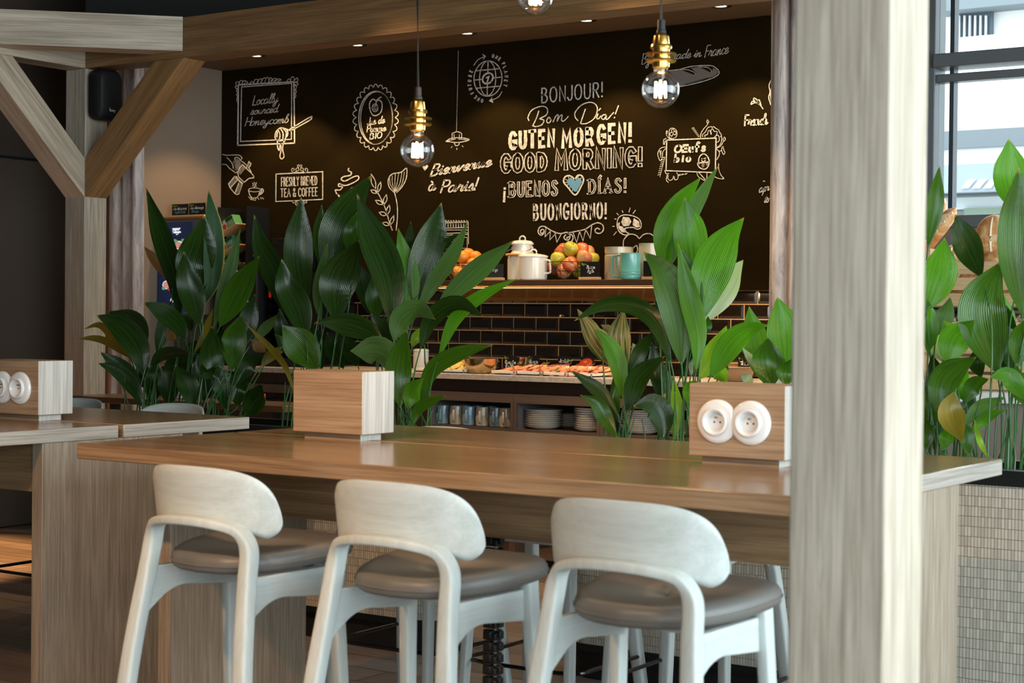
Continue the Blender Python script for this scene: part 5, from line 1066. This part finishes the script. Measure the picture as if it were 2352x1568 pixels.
# framed screen and card, coffee machine
p = onY(543, 658, 7.33); hw2, hh = pxw(47, 7.33, 543), pxh(47, 7.33, 543)
ts = thing('tablet_screen', 'black framed tablet screen with a bright picture, below the tea rack', 'screen', (p.x, 7.33, p.z - hh))
MB().box(-hw2, hw2, -.008, .012, 0, hh * 2).build('frame', M['black_mat'], ts, bevel=.003)
dsp = MB().box(-hw2 * .80, hw2 * .62, -.0095, -.008, hh * .25, hh * 1.78).build('display', mat('lit_display', srgb(206, 216, 222), .4, emit=srgb(200, 214, 222), estr=.55), ts)
m = MB(); m.box(-.02, .02, -.0105, -.0095, hh * .9, hh * 1.35); m.box(.035, .06, -.0105, -.0095, hh * .7, hh * 1.5); m.build('picture_building', mat('lit_grey', srgb(110, 124, 134), .5, emit=srgb(110, 124, 134), estr=.4), dsp)
MB().box(-hw2 * .7, hw2 * .5, -.0105, -.0095, hh * .3, hh * .55).build('picture_grass', mat('lit_green', srgb(110, 160, 90), .5, emit=srgb(110, 160, 90), estr=.4), dsp)
MB().box(-.05, .05, .012, .10, 0, .012).build('stand_foot', M['black'], ts); MB().box(-.02, .02, .012, .03, 0, hh).build('stand', M['black'], ts)
ts.location.z = max(ts.location.z, CT)
p = onY(572, 607, 7.45); card(p.x, 7.49, p.z, .135, .165, [('Café décaf', .1, .9, .24, .10, 'ink_w'), ('Coffee', .3, .7, .08, .09, 'ink_b')], 'black card reading Café above the tablet screen', vegan=False)
cm = thing('coffee_machine', 'black coffee machine with a red stripe behind the plants', 'coffee machine', (onY(662, 700, 7.45).x, 7.50, CT)); cmH = onY(640, 545, 7.45).z - CT; cw = .19
MB().box(-cw, cw, 0, .34, .0, cmH).build('housing', M['black_gloss'], cm, bevel=.01)
MB().box(-cw + .02, cw - .02, -.10, 0, 0, .05).build('drip_tray', M['black'], cm); MB().box(-cw + .02, cw - .02, -.10, 0, cmH - .20, cmH - .03).build('head', M['black_gloss'], cm, bevel=.008)
v = onY(618, 660, 7.49); MB().box(v.x - cm.location.x - .008, v.x - cm.location.x + .008, -.004, 0, v.z - CT - .06, v.z - CT + .06).build('red_stripe', mat('red_stripe', srgb(200, 30, 30), .4, emit=srgb(200, 30, 30), estr=.3), cm)
for px in (596, 625, 655): v = onY(px, 650, 7.49); MB().box(v.x - cm.location.x - .0015, v.x - cm.location.x + .0015, -.003, 0, v.z - CT - .08, v.z - CT + .09).build('chrome_line', M['steel'], cm)
MB().lathe([(.012, .3), (.012, .34), (.02, .36)], (0, -.05, 0), 12).build('spout', M['steel'], cm)
ts2 = thing('box_stand', 'low black stand under the tablet screen', 'stand', (ts.location.x, 7.37, CT)); MB().box(-.1, .1, -.05, .05, 0, max(.01, ts.location.z - CT - .001)).build('stand_body', M['black_mat'], ts2)
ts2b = thing('card_pedestal', 'dark pedestal carrying the coffee card', 'pedestal', (onY(576, 607, 7.45).x, 7.49, CT)); MB().box(-.05, .05, -.04, .06, 0, onY(563, 607, 7.45).z - CT - .001).build('pedestal_body', M['black_mat'], ts2b)
# glasses and little bottle behind the planter
side = thing('service_table', 'low dark service table behind the left planter', 'table', (-6.1, 6.12, 0)); sz = .905
MB().box(-.75, .75, -.16, .16, sz - .03, sz).build('top', mat('copper_brown_edge', srgb(110, 78, 52), .3), side, bevel=.002)
for sx in (-.70, .70):
    for sy in (-.12, .12): MB().box(sx - .02, sx + .02, sy - .02, sy + .02, 0, sz - .03).build('leg', M['black'], side)
for k, (px, lb) in enumerate(((388, 'clear glass tumbler behind the left plants, leftmost'), (404, 'clear glass tumbler behind the left plants, middle'), (420, 'clear glass tumbler behind the left plants, rightmost'))):
    p = onY(px, 930, 6.10); t = thing('tumbler', lb, 'glass', (p.x, 6.10, sz), 0, 'tumblers behind the left plants')
    MB().lathe([(.018, 0), (.022, .004), (.024, .05), (.026, .085), (.0245, .085), (.0225, .05), (.020, .01), (0, .008)], n=24).build('bowl', M['tumbler'], t)
p = onY(602, 952, 6.05); t = thing('sauce_bottle', 'tiny red-capped bottle behind the corner of the left table', 'bottle', (p.x, 6.06, sz)); MB().lathe([(.009, 0), (.010, .003), (.010, .02), (.0085, .026), (.008, .03)], n=16).build('bottle_glass', M['tumbler'], t); MB().lathe([(.010, .03), (.010, .046), (.008, .049), (0, .049)], n=16).build('cap', mat('red_cap', srgb(214, 40, 40), .4), t)

# ------------------------------------------------------------------ bread counter at the right
PINE = wood('pale_pine', srgb(226, 196, 150), srgb(196, 160, 112), 'x', .5, .6)
bc = thing('bread_counter', 'white topped grey counter under the bread crates', 'counter', (-1.75, 7.3, 0))
MB().box(-1.1, 1.1, -.42, .45, 1.00, 1.045).build('worktop', mat('white_worktop', srgb(232, 232, 228), .35), bc, bevel=.003); MB().box(-1.08, 1.08, -.38, .45, .08, 1.00).build('body', mat('greige_front', srgb(134, 122, 114), .6), bc); MB().box(-1.08, 1.08, -.33, .45, 0, .08).build('plinth', M['black_mat'], bc)
def crate(z0, y, h, label, x0=-.62, x1=.75, nsl=3, back=.05):
    t = thing('bread_crate', label, 'crate', (-2.0, y, z0), 0, 'wooden bread crates'); d = .34; sh_ = h / nsl
    for k in range(nsl):
        MB().box(x0, x1, 0, .014, k * sh_ + .004, (k + 1) * sh_ - .008).build('slat', PINE, t, bevel=.002); MB().box(x0, x1, d - .014, d, k * sh_ + .004 + back, (k + 1) * sh_ - .008 + back).build('slat', PINE, t, bevel=.002)
    for x in (x0, x1 - .02): MB().box(x, x + .02, .014, d - .014, 0, h + back).build('end_panel', PINE, t)
    MB().box(x0, x1, .014, d - .014, 0, .008).build('bottom', PINE, t)
    for x in (x0 + .004, x1 - .024): MB().box(x, x + .02, .016, .036, 0, h).build('corner_post', PINE, t)
    return t
Zc = 1.40; crate(Zc, 7.06, .205, 'upper pine crate with loaves and baguettes below the window'); crate(1.0465, 7.02, .30, 'lower pine crate of dark bread on the counter', nsl=4, back=.03)
for x in (-2.60, -1.28): tag(MB().box(x - .02, x + .02, 7.385, 7.42, 1.046, 1.389).build('crate_support', M['black'], None), 'black support post under the upper crate, ' + ('left' if x < -2 else 'right') + ' end', 'post', 'supports under the upper crate')
tag(MB().box(-2.66, -1.2, 7.045, 7.44, 1.39, 1.398).build('support_board', M['black'], None), 'thin black board carrying the upper bread crate', 'board')
CRU = mat('bread_crust', srgb(206, 150, 92), .65); m = CRU; N, L, P = nodes(m); _r = ramp(m, noise(m, mapped(m, (14, 14, 14)).outputs[0], 1, 6, .65, .8).outputs['Fac'], [(.34, srgb(176, 108, 52)), (.5, srgb(214, 158, 98)), (.66, srgb(238, 210, 168))]); L.new(_r.outputs[0], P.inputs['Base Color']); bump(m, noise(m, mapped(m, (90, 90, 90)).outputs[0], 1, 4).outputs['Fac'], .4, .004)
DKB = mat('dark_seeded_crust', srgb(86, 54, 34), .75); m = DKB; N, L, P = nodes(m); _r = ramp(m, noise(m, mapped(m, (60, 60, 60)).outputs[0], 1, 3).outputs['Fac'], [(.45, srgb(70, 42, 26)), (.62, srgb(206, 180, 140))]); L.new(_r.outputs[0], P.inputs['Base Color'])
FL = mat('floured_score', srgb(240, 222, 188), .9)
def baguette(pa, pb, Y, r, label):
    a, b = onY(*pa, Y + .02), onY(*pb, Y - .03); a = b + (a - b) * 1.0; d = b - a; a0 = a - d * .6
    a0.z = max(a0.z, Zc + .03); t = thing('baguette', label, 'bread', a0, 0, 'baguettes standing in the upper crate'); pts = []; sc = []
    for k in range(17): u = k / 16; pts.append((b - a0) * u); sc.append(max(.16, (1 - abs(2 * u - 1) ** 5) ** .5))
    MB().sweep(pts, circ(r, 14), ref=(0, -1, .2), scales=sc).build('loaf', CRU, t, smooth=70)
    for k in range(4, 16, 2):
        q = pts[k]; dr = (b - a0).normalized(); n = Vector((0, -1, .3)).normalized(); s = dr.cross(n).normalized()
        c = q + n * r * .93 * sc[k]
        MB().tube([c - s * r * .5 - dr * r * .8, c + n * r * .08, c + s * r * .5 + dr * r * .8], r * .14, 6).build('score', FL, t)
baguette((2112, 580), (2195, 478), 7.20, .036, 'longer baguette leaning to the right in the upper crate')
baguette((2128, 548), (2166, 452), 7.27, .034, 'shorter baguette standing behind, next to the post')
def loaf(px, py, Y, rx_, ry_, rz_, label, mt=CRU, name='bread_loaf', seam=True, rest=None):
    p = onY(px, py, Y); t = thing(name, label, 'bread', p, 0, 'round loaves in the crates'); n = 28; vs = []; fs = []
    for i in range(15):
        th = pi * i / 14
        for k in range(n): ph = 2 * pi * k / n; g = 1 - (.07 * math.exp(-(cos(ph) / .18) ** 2) if seam and sin(ph) < 0 else 0); vs.append((rx_ * sin(th) * cos(ph) * g, ry_ * sin(th) * sin(ph) * g, -rz_ * cos(th)))
    for i in range(14):
        for k in range(n): fs.append((i * n + k, i * n + (k + 1) % n, (i + 1) * n + (k + 1) % n, (i + 1) * n + k))
    MB().add(vs, fs).build('loaf', mt, t, smooth=180)
    if seam: MB().tube([(0, -ry_ * sin(a) * .93, -rz_ * cos(a) * .93) for a in np.linspace(.4, 2.7, 12)], .006, 6).build('score', FL, t)
    return t
loaf(2284, 548, 7.22, .085, .06, .105, 'large upright round loaf with a floury seam'); loaf(2292, 598, 7.14, .07, .045, .04, 'small round loaf lying in front of the upright one', seam=False)
loaf(2192, 588, 7.20, .06, .05, .05, 'striped loaf in the upper crate beside the baguettes'); loaf(2335, 585, 7.24, .07, .06, .06, 'round loaf at the right, behind the tall leaves', seam=False)
for k, px in enumerate((2192, 2215, 2245, 2330)): loaf(px, 738, 7.16, .05, .05, .035, ('dark seeded roll in the lower crate, leftmost', 'dark seeded roll in the lower crate, second from left', 'dark seeded roll in the lower crate, behind the pointed leaf', 'dark seeded roll in the lower crate, at the far right')[k], DKB, 'seeded_roll', False)
for k, px in enumerate((2180, 2240, 2335)): loaf(px, 646, 7.2, .08, .07, .05, ('floury loaf glimpsed between the slats at left', 'floury loaf glimpsed between the slats, middle', 'floury loaf glimpsed between the slats at right')[k], CRU, 'bread_loaf', False)

# ------------------------------------------------------------------ aspidistra plants in the planters
SOIL = .842
def leaf(par, root, pts, wpx, tone, dy, twist=None, k=1.0, o=(0, 0), label=None):
    """one leaf: a stalk from the soil and a pointed blade along traced points, each at its own distance"""
    rnd = random.Random(int(pts[0][0] * 13 + pts[-1][1] * 7))
    P2 = [np.array((o[0] + p[0] * k, o[1] + p[1] * k)) for p in pts]; cv = catmull(P2, 10); n = 16
    L_ = [0]
    for i in range(1, len(cv)): L_.append(L_[-1] + np.hypot(cv[i][0] - cv[i - 1][0], cv[i][1] - cv[i - 1][1]))
    C3 = []; tw = rnd.uniform(-.5, .5) if twist is None else twist
    for i in range(n + 1):
        s = L_[-1] * i / n; j = max(q for q in range(len(L_)) if L_[q] <= s + 1e-9); j = min(j, len(cv) - 2); u = (s - L_[j]) / max(1e-9, L_[j + 1] - L_[j])
        q = (cv[j][0] + (cv[j + 1][0] - cv[j][0]) * u, cv[j][1] + (cv[j + 1][1] - cv[j][1]) * u); S = i / n
        C3.append(onY(q[0], q[1], PYC + dy[0] + (dy[1] - dy[0]) * S + .03 * sin(pi * S)))
    base = par.location; W3 = (1.14 if wpx > 90 and tone != 'g' else 1.05) * wpx * k * depth(C3[n // 2]) / F; vs = []; fs = []; uv = []; na = 8
    wob = rnd.uniform(0, 6)
    for i, c in enumerate(C3):
        S = i / n; t = (C3[min(i + 1, n)] - C3[max(i - 1, 0)]).normalized(); view = (EYEV - c).normalized()
        e = t.cross(view).normalized(); nn = e.cross(t).normalized()           # blade axis, its side and its face
        th = tw * (.5 + .7 * S); side = e * cos(th) + nn * sin(th); face = nn * cos(th) - e * sin(th)
        w = W3 / max(.6, cos(tw * .8)) * (max(0, sin(pi * min(1, S ** .98))) ** .80) * (1 - .35 * max(0, S - .72) / .28)
        if i == n: w = .0006
        if i == 0: w = .006
        for a in range(na + 1):
            x = a / na * 2 - 1; cup = .20 * w * (abs(x) ** 1.5) - .07 * w * cos(x * pi * 1.5) * .25
            rip = .012 * w / .08 * .3 * sin(9 * S + wob + x * 2) * abs(x)
            vs.append(c + side * (x * w / 2) + face * (cup * .8 + rip) - base); uv.append((a / na, S))
    for i in range(n):
        for a in range(na): q = i * (na + 1) + a; fs.append((q, q + 1, q + na + 2, q + na + 1))
    ob = MB().add(vs, fs).build('leaf', LF[tone], par, smooth=180, uvs=uv, label=label)
    b0 = C3[0]; rt = Vector(root) + Vector((max(-.38, min(.38, (b0.x - root.x) * .62)) + rnd.uniform(-.03, .03), rnd.uniform(-.07, .07), 0)); t0 = (C3[1] - C3[0]).normalized(); dl = (b0 - rt).length
    ctl = [rt, rt + Vector((0, 0, dl * .35)) + (b0 - rt) * .1, b0 - t0 * dl * .3, b0 + t0 * .01]; q = []
    for i in range(9): u = i / 8; q.append(ctl[0] * (1 - u) ** 3 + ctl[1] * 3 * u * (1 - u) ** 2 + ctl[2] * 3 * u * u * (1 - u) + ctl[3] * u ** 3 - base)
    MB().tube(q, .0032, 6, scales=[1.2 - .4 * i / 8 for i in range(9)]).build('stalk', M['stem'], ob)
    return ob
def plant(label, px, leaves, zone, extra_stems=4):
    ox, oy, k = zone; r = onY(px, 980, PYC); root = Vector((r.x, PYC, SOIL)); t = thing('aspidistra', label, 'plant', root, 0, 'aspidistra plants in the tiled planters')
    for lf in leaves:
        pts, w, tone = lf[0], lf[1], lf[2]; dy = lf[3] if len(lf) > 3 else (0, 0); tw = lf[4] if len(lf) > 4 else None
        leaf(t, root, pts, w, tone, dy, tw, k, (ox, oy), {'n': 'withered brown leaf', 'y': 'yellowing leaf', 's': 'brown-streaked leaf', 'p': 'bleached leaf', 'e': 'leaf with a yellow edge'}.get(tone))
    rnd = random.Random(px)
    for q in range(extra_stems):
        a = root + Vector((rnd.uniform(-.09, .09), rnd.uniform(-.07, .07), 0)) - root; b = a + Vector((rnd.uniform(-.05, .05), rnd.uniform(-.05, .05), rnd.uniform(.10, .22)))
        MB().tube([a, (a + b) / 2 + Vector((.004, 0, 0)), b], .003, 6, scales=[1.2, 1, .5]).build('shoot', M['stem'], t)
    return t
ZA = (160, 420, .357); ZB = (560, 400, .3825); ZCp = (1280, 380, .408); ZD = (2050, 300, .51)
F_, B_ = (-.05, -.14), (.05, .16)
plant('dark leaved plant farthest left, spreading low in front of the curtain', 330, [
 ([(705, 870), (690, 640), (600, 350), (490, 25)], 118, 'd', (0, .12), .4), ([(650, 640), (590, 545), (478, 408)], 66, 'n', (.05, .15), .2), ([(750, 1020), (700, 920), (600, 830), (475, 768)], 112, 'd', F_),
 ([(475, 1240), (440, 1060), (330, 920), (170, 850)], 150, 'd', (-.02, -.1)), ([(490, 1060), (420, 900), (245, 825)], 105, 'd', (.02, .1)), ([(390, 1130), (270, 985), (190, 915), (90, 940)], 52, 'y', (.02, .06)),
 ([(400, 1130), (250, 1030), (150, 1000), (45, 1005)], 48, 'y', (0, .02)), ([(460, 1340), (380, 1220), (195, 1085)], 92, 'd', F_), ([(470, 1440), (420, 1320), (320, 1210), (180, 1157)], 92, 'd', (-.05, -.16)),
 ([(520, 1180), (600, 1105), (775, 1092)], 80, 'd', F_), ([(560, 1090), (600, 960), (655, 755)], 100, 'd', (.05, .12)), ([(690, 1010), (655, 980), (640, 930)], 70, 'n', (.03, .05)),
 ([(540, 1430), (545, 1300), (560, 1140)], 110, 'd', (.03, .1)), ([(640, 1440), (630, 1290), (590, 1170)], 120, 'd', (0, .03)), ([(780, 1450), (770, 1310), (680, 1170)], 120, 'd', F_), ([(520, 1330), (470, 1240), (490, 1120)], 90, 'd', (.06, .15)), ([(600, 1200), (700, 1150), (800, 1230)], 90, 'd', (.05, .05))], ZA, 6)
plant('tall dark plant with broad leaves in front of the juice dispenser', 455, [
 ([(850, 800), (915, 620), (925, 330), (893, 42)], 120, 'e', (.05, .10), -.2), ([(838, 760), (800, 560), (845, 380), (868, 208)], 215, 'd', (.02, .04), .1), ([(838, 920), (800, 740), (755, 560), (735, 440)], 150, 'd', (-.04, -.08), .3),
 ([(930, 925), (980, 740), (1050, 520), (1100, 292)], 84, 'g', (.0, .08), .5), ([(965, 925), (1040, 770), (1130, 600), (1222, 468)], 150, 'm', (0, -.06)), ([(800, 1095), (860, 980), (925, 800)], 44, 'y', (.0, .0)),
 ([(960, 1265), (905, 1100), (915, 920)], 150, 'd', F_), ([(1040, 1210), (1060, 1010), (1105, 845)], 145, 'm', (-.02, .02)), ([(1080, 1090), (1140, 920), (1192, 712)], 115, 'd', (.04, .12)), ([(1060, 1300), (1160, 1160), (1260, 1115)], 105, 'd', (0, .1)),
 ([(1130, 1490), (1200, 1400), (1238, 1292)], 130, 'd', F_), ([(870, 1410), (850, 1260), (820, 1110)], 130, 'd', (.03, .06)), ([(1000, 1460), (1000, 1300), (950, 1170)], 130, 'd', (0, 0)), ([(1080, 1440), (1090, 1320), (1150, 1220)], 110, 'd', (.05, .08)),
 ([(1180, 1020), (1260, 930), (1352, 838)], 66, 'g', (.05, .1)), ([(1230, 1180), (1300, 1105), (1400, 1060)], 70, 'y', (.08, .12)), ([(1265, 1090), (1210, 1055), (1165, 1005)], 70, 'n', (.02, .0)), ([(940, 1180), (880, 1230), (845, 1160)], 60, 'd', (-.1, -.15)), ([(780, 960), (760, 860), (765, 760)], 70, 'd', (.08, .12)), ([(760, 1180), (800, 1080), (870, 1010)], 100, 'd', (.06, .1)), ([(1000, 1100), (960, 1010), (990, 930)], 90, 'd', (.08, .1))], ZA, 6)
plant('tall plant behind the plain oak block, left of the pair', 690, [
 ([(330, 930), (215, 640), (110, 430), (62, 243)], 138, 'd', (.0, .08), .3), ([(375, 800), (330, 520), (345, 136)], 155, 'd', (.02, .05), .1), ([(475, 580), (465, 400), (468, 182)], 90, 'm', (.05, .12), .3), ([(375, 1000), (330, 800), (255, 650), (228, 508)], 150, 'd', (-.05, -.08), .25),
 ([(440, 1180), (360, 1050), (230, 905)], 180, 'm', (-.05, -.12), .1), ([(285, 1090), (230, 1020), (184, 958)], 66, 'm', (.0, -.05)), ([(465, 890), (450, 710), (502, 415)], 66, 'g', (-.02, .02), .5), ([(520, 700), (555, 350), (650, 170), (768, 6)], 195, 'd', (.06, .16), -.15),
 ([(555, 890), (560, 650), (700, 388)], 200, 'd', (-.02, .02), -.15), ([(655, 500), (645, 360), (680, 228)], 86, 'm', (.1, .16)), ([(300, 1060), (230, 940), (215, 805)], 90, 'd', (.05, .08)), ([(470, 1170), (440, 1020), (425, 890)], 100, 'd', (.04, .08)),
 ([(600, 1165), (550, 1060), (500, 950)], 110, 'd', (.05, .1)), ([(690, 1150), (640, 1060), (590, 960)], 100, 'd', (.05, .1)), ([(300, 1300), (230, 1120), (0, 880)], 40, 'y', (-.05, -.1), .6), ([(345, 1160), (330, 1040), (350, 930)], 90, 'd', (.08, .1)), ([(590, 880), (585, 990), (640, 1080)], 60, 'd', (.08, .1))], ZB, 6)
plant('large fresh green plant in the centre, leaning over the oak block', 938, [
 ([(895, 930), (875, 620), (760, 330), (680, 120)], 180, 'd', (-.05, -.04), .1), ([(925, 940), (985, 680), (955, 470), (926, 322)], 122, 'b', (.0, .02), -.2), ([(985, 540), (995, 420), (1003, 285)], 60, 'd', (.06, .1)), ([(1010, 760), (1080, 520), (1140, 340), (1187, 170)], 172, 'd', (.04, .12), -.15),
 ([(1000, 880), (1090, 610), (1230, 400), (1350, 350)], 66, 'd', (.08, .14), .4), ([(1040, 830), (1150, 640), (1260, 480), (1345, 288)], 96, 'g', (.02, .06), .3), ([(1160, 800), (1270, 690), (1430, 545), (1618, 398)], 128, 'g', (.0, -.05), -.3), ([(1170, 1100), (1270, 870), (1420, 740), (1642, 626)], 82, 'b', (-.02, -.06), .3),
 ([(1060, 1050), (1130, 870), (1280, 782), (1443, 858)], 98, 'd', (-.04, -.1), .4), ([(900, 1000), (950, 870), (1050, 820), (1150, 872)], 140, 'g', (-.08, -.12), .3), ([(850, 1040), (740, 935), (590, 890), (428, 890)], 125, 'd', (-.06, -.14), .3), ([(890, 1190), (830, 1070), (640, 1060)], 165, 'g', (-.08, -.12), -.2),
 ([(940, 1400), (930, 1170), (978, 932)], 140, 'm', (-.1, -.14), .1), ([(1060, 1380), (1130, 1180), (1280, 1085), (1497, 1025)], 92, 'm', (-.02, -.08), .25), ([(985, 1410), (1020, 1310), (1078, 1226)], 100, 'b', (-.1, -.12)), ([(1010, 1515), (1060, 1400), (1212, 1330)], 66, 'm', (-.1, -.14)),
 ([(760, 840), (720, 660), (690, 530)], 110, 'd', (.1, .14)), ([(800, 880), (775, 740), (770, 610)], 96, 'm', (.06, .1)), ([(900, 1030), (820, 930), (765, 838)], 100, 'd', (0, .02)), ([(1010, 1040), (1040, 980), (1060, 920)], 60, 'l', (.04, .06)), ([(800, 1080), (820, 960), (840, 840)], 90, 'd', (.1, .14)), ([(960, 900), (1010, 780), (1030, 640)], 90, 'd', (.1, .14))], ZB, 8)
plant('smaller plant with brown-streaked leaves before the plate stacks', 1432, [
 ([(330, 1150), (230, 1000), (170, 890), (112, 806)], 98, 's', (.04, .06), .2), ([(370, 1310), (345, 1110), (285, 990), (205, 914)], 92, 'b', (-.04, -.06), .3), ([(385, 1160), (350, 980), (375, 803)], 116, 's', (.02, .04), .1), ([(330, 1080), (260, 960), (200, 900)], 60, 'p', (.06, .08)), ([(470, 1150), (450, 1070), (424, 998)], 70, 'p', (.06, .08)),
 ([(395, 1190), (470, 1050), (548, 926)], 80, 'd', (0, .04), .3), ([(395, 1390), (460, 1200), (606, 1072)], 108, 'd', (-.05, -.08), .2), ([(350, 1440), (250, 1280), (165, 1210), (76, 1153)], 78, 'd', (-.05, -.1), .3), ([(335, 1530), (275, 1420), (225, 1335), (128, 1290)], 88, 'm', (-.1, -.15)), ([(345, 1410), (325, 1290), (320, 1160)], 50, 'm', (.03, .04)), ([(270, 980), (290, 930), (245, 895)], 50, 's', (.08, .1))], ZCp, 5)
plant('tallest bright green plant, rising before the right half of the blackboard', 1562, [
 ([(605, 620), (610, 380), (700, 200), (808, 66)], 130, 'b', (.06, .1), -.1), ([(640, 560), (740, 310), (830, 140), (908, 0)], 84, 'g', (.04, .08), .3), ([(620, 560), (660, 430), (690, 330)], 70, 'g', (.08, .1)), ([(765, 640), (755, 420), (718, 180)], 168, 'b', (.02, .04), .1), ([(800, 880), (850, 640), (940, 430), (1052, 292)], 200, 'b', (.0, .02), -.1),
 ([(815, 890), (900, 750), (1048, 530)], 150, 'p', (.05, .1), .2), ([(700, 1120), (690, 820), (600, 600), (482, 485)], 190, 'm', (-.06, -.10), .1), ([(780, 1160), (795, 950), (740, 700), (680, 436)], 104, 'b', (-.08, -.08), .3), ([(795, 890), (765, 660), (705, 470)], 100, 'g', (-.02, 0), .2), ([(800, 1200), (880, 1080), (953, 900)], 120, 'l', (-.05, -.06), -.1),
 ([(860, 1190), (970, 1010), (1080, 920), (1190, 898)], 125, 'b', (-.06, -.1), -.1), ([(950, 1225), (920, 1175), (868, 1140)], 90, 'l', (.0, .02)), ([(595, 1535), (590, 1410), (530, 1340), (428, 1352)], 130, 'd', (-.06, -.12), .2), ([(660, 1540), (675, 1380), (655, 1190)], 66, 'l', (-.05, -.06)), ([(575, 1310), (550, 1130), (530, 990)], 90, 'd', (.05, .08)),
 ([(640, 1110), (600, 960), (565, 740)], 110, 'd', (.04, .08)), ([(640, 1110), (560, 880), (420, 780), (250, 785), (96, 874)], 96, 'd', (-.08, -.12), .4), ([(825, 960), (850, 900), (848, 846)], 46, 'm', (.03, .04)), ([(735, 1340), (745, 1255), (792, 1212)], 66, 'b', (-.08, -.1)), ([(690, 1200), (740, 1080), (840, 1010)], 60, 'd', (.05, .08)), ([(610, 1400), (625, 1250), (600, 1120)], 70, 'm', (.06, .08)), ([(750, 1180), (765, 1110), (790, 1060)], 50, 'p', (.06, .08)), ([(900, 1210), (930, 1140), (925, 1080)], 70, 'd', (.05, .06))], ZCp, 10)
plant('bright plant partly hidden by the right oak block and post', 1745, [
 ([(1170, 1230), (1110, 960), (1080, 792)], 140, 'b', (.06, .1), .1), ([(1285, 1150), (1280, 920), (1238, 738)], 170, 'b', (.0, .04), .1), ([(1215, 1240), (1190, 1100), (1185, 966)], 165, 'm', (-.05, -.06), .1), ([(1290, 1240), (1290, 1160), (1325, 1085)], 110, 'm', (-.08, -.1)), ([(1180, 1220), (1110, 1090), (1028, 1032)], 80, 'b', (-.02, -.02)), ([(1160, 1190), (1100, 1100), (1040, 1020)], 44, 'p', (-.05, -.06)), ([(1100, 1230), (1075, 1200), (1035, 1175)], 60, 'p', (-.06, -.08))], ZCp, 4)
plant('bushy plant right of the foreground post, before the bread crates', 2185, [
 ([(160, 520), (195, 330), (212, 156)], 74, 'm', (.04, .06)), ([(150, 810), (215, 640), (235, 482)], 140, 'b', (.02, .02), .1), ([(160, 1000), (170, 880), (160, 760)], 80, 'b', (0, .02)), ([(200, 920), (230, 830), (260, 748)], 80, 'g', (.05, .08)), ([(230, 1040), (190, 940), (180, 846)], 84, 'p', (.04, .06)), ([(245, 1000), (260, 930), (228, 850)], 90, 'l', (.03, .05)),
 ([(245, 1060), (280, 940), (370, 852)], 122, 'b', (-.03, -.04), -.1), ([(210, 1290), (240, 1120), (378, 1018)], 118, 'm', (-.08, -.1), .1), ([(180, 1210), (195, 1100), (178, 1005)], 80, 'd', (0, 0)), ([(280, 1175), (262, 1270), (314, 1404)], 105, 'y', (-.12, -.2), .1), ([(320, 1330), (390, 1250), (508, 1198)], 66, 'g', (-.04, -.02)), ([(350, 1375), (420, 1300), (510, 1253)], 50, 'b', (-.06, -.06)),
 ([(330, 1225), (370, 1150), (435, 1118)], 76, 'm', (-.03, -.04)), ([(400, 1110), (385, 1040), (420, 975)], 76, 'd', (.04, .05)), ([(225, 1440), (240, 1380), (275, 1325)], 66, 'b', (-.1, -.1)), ([(150, 1440), (158, 1360), (140, 1285)], 60, 'm', (-.08, -.1)), ([(345, 1465), (330, 1370), (305, 1295)], 66, 'm', (-.1, -.12)), ([(190, 1330), (150, 1220), (120, 1120)], 110, 'm', (-.02, 0)), ([(330, 1220), (310, 1150), (340, 1080)], 80, 'b', (.05, .06)), ([(300, 1330), (340, 1230), (350, 1140)], 60, 'd', (.06, .08)), ([(190, 1440), (200, 1330), (190, 1220)], 80, 'd', (.05, .06))], ZD, 8)
plant('tall broad leaved plant at the right edge of the photo', 2330, [
 ([(400, 660), (345, 540), (283, 376)], 112, 'd', (.04, .08), -.1), ([(470, 1090), (400, 800), (490, 586)], 190, 'm', (-.02, .0), -.1), ([(600, 380), (540, 250), (522, 36)], 140, 'b', (.05, .08), -.1), ([(585, 830), (560, 480), (570, 165)], 150, 'm', (-.02, -.02), .1), ([(485, 980), (500, 860), (500, 736)], 90, 'b', (.05, .08)), ([(560, 900), (500, 820), (475, 745)], 60, 'd', (.02, .03)),
 ([(600, 1210), (520, 1105), (436, 1110)], 86, 'b', (-.1, -.14), .1), ([(560, 1060), (570, 940), (610, 840)], 80, 'm', (-.05, -.06)), ([(540, 1090), (540, 980), (520, 880)], 110, 'd', (.04, .05)), ([(620, 1250), (570, 1160), (555, 1050)], 80, 'm', (-.08, -.1)), ([(500, 1090), (520, 1020), (560, 960)], 100, 'd', (.06, .08)), ([(560, 720), (600, 600), (610, 480)], 110, 'd', (.06, .08)), ([(430, 1473), (395, 1400), (368, 1298)], 26, 'l', (-.1, -.14))], ZD, 12)
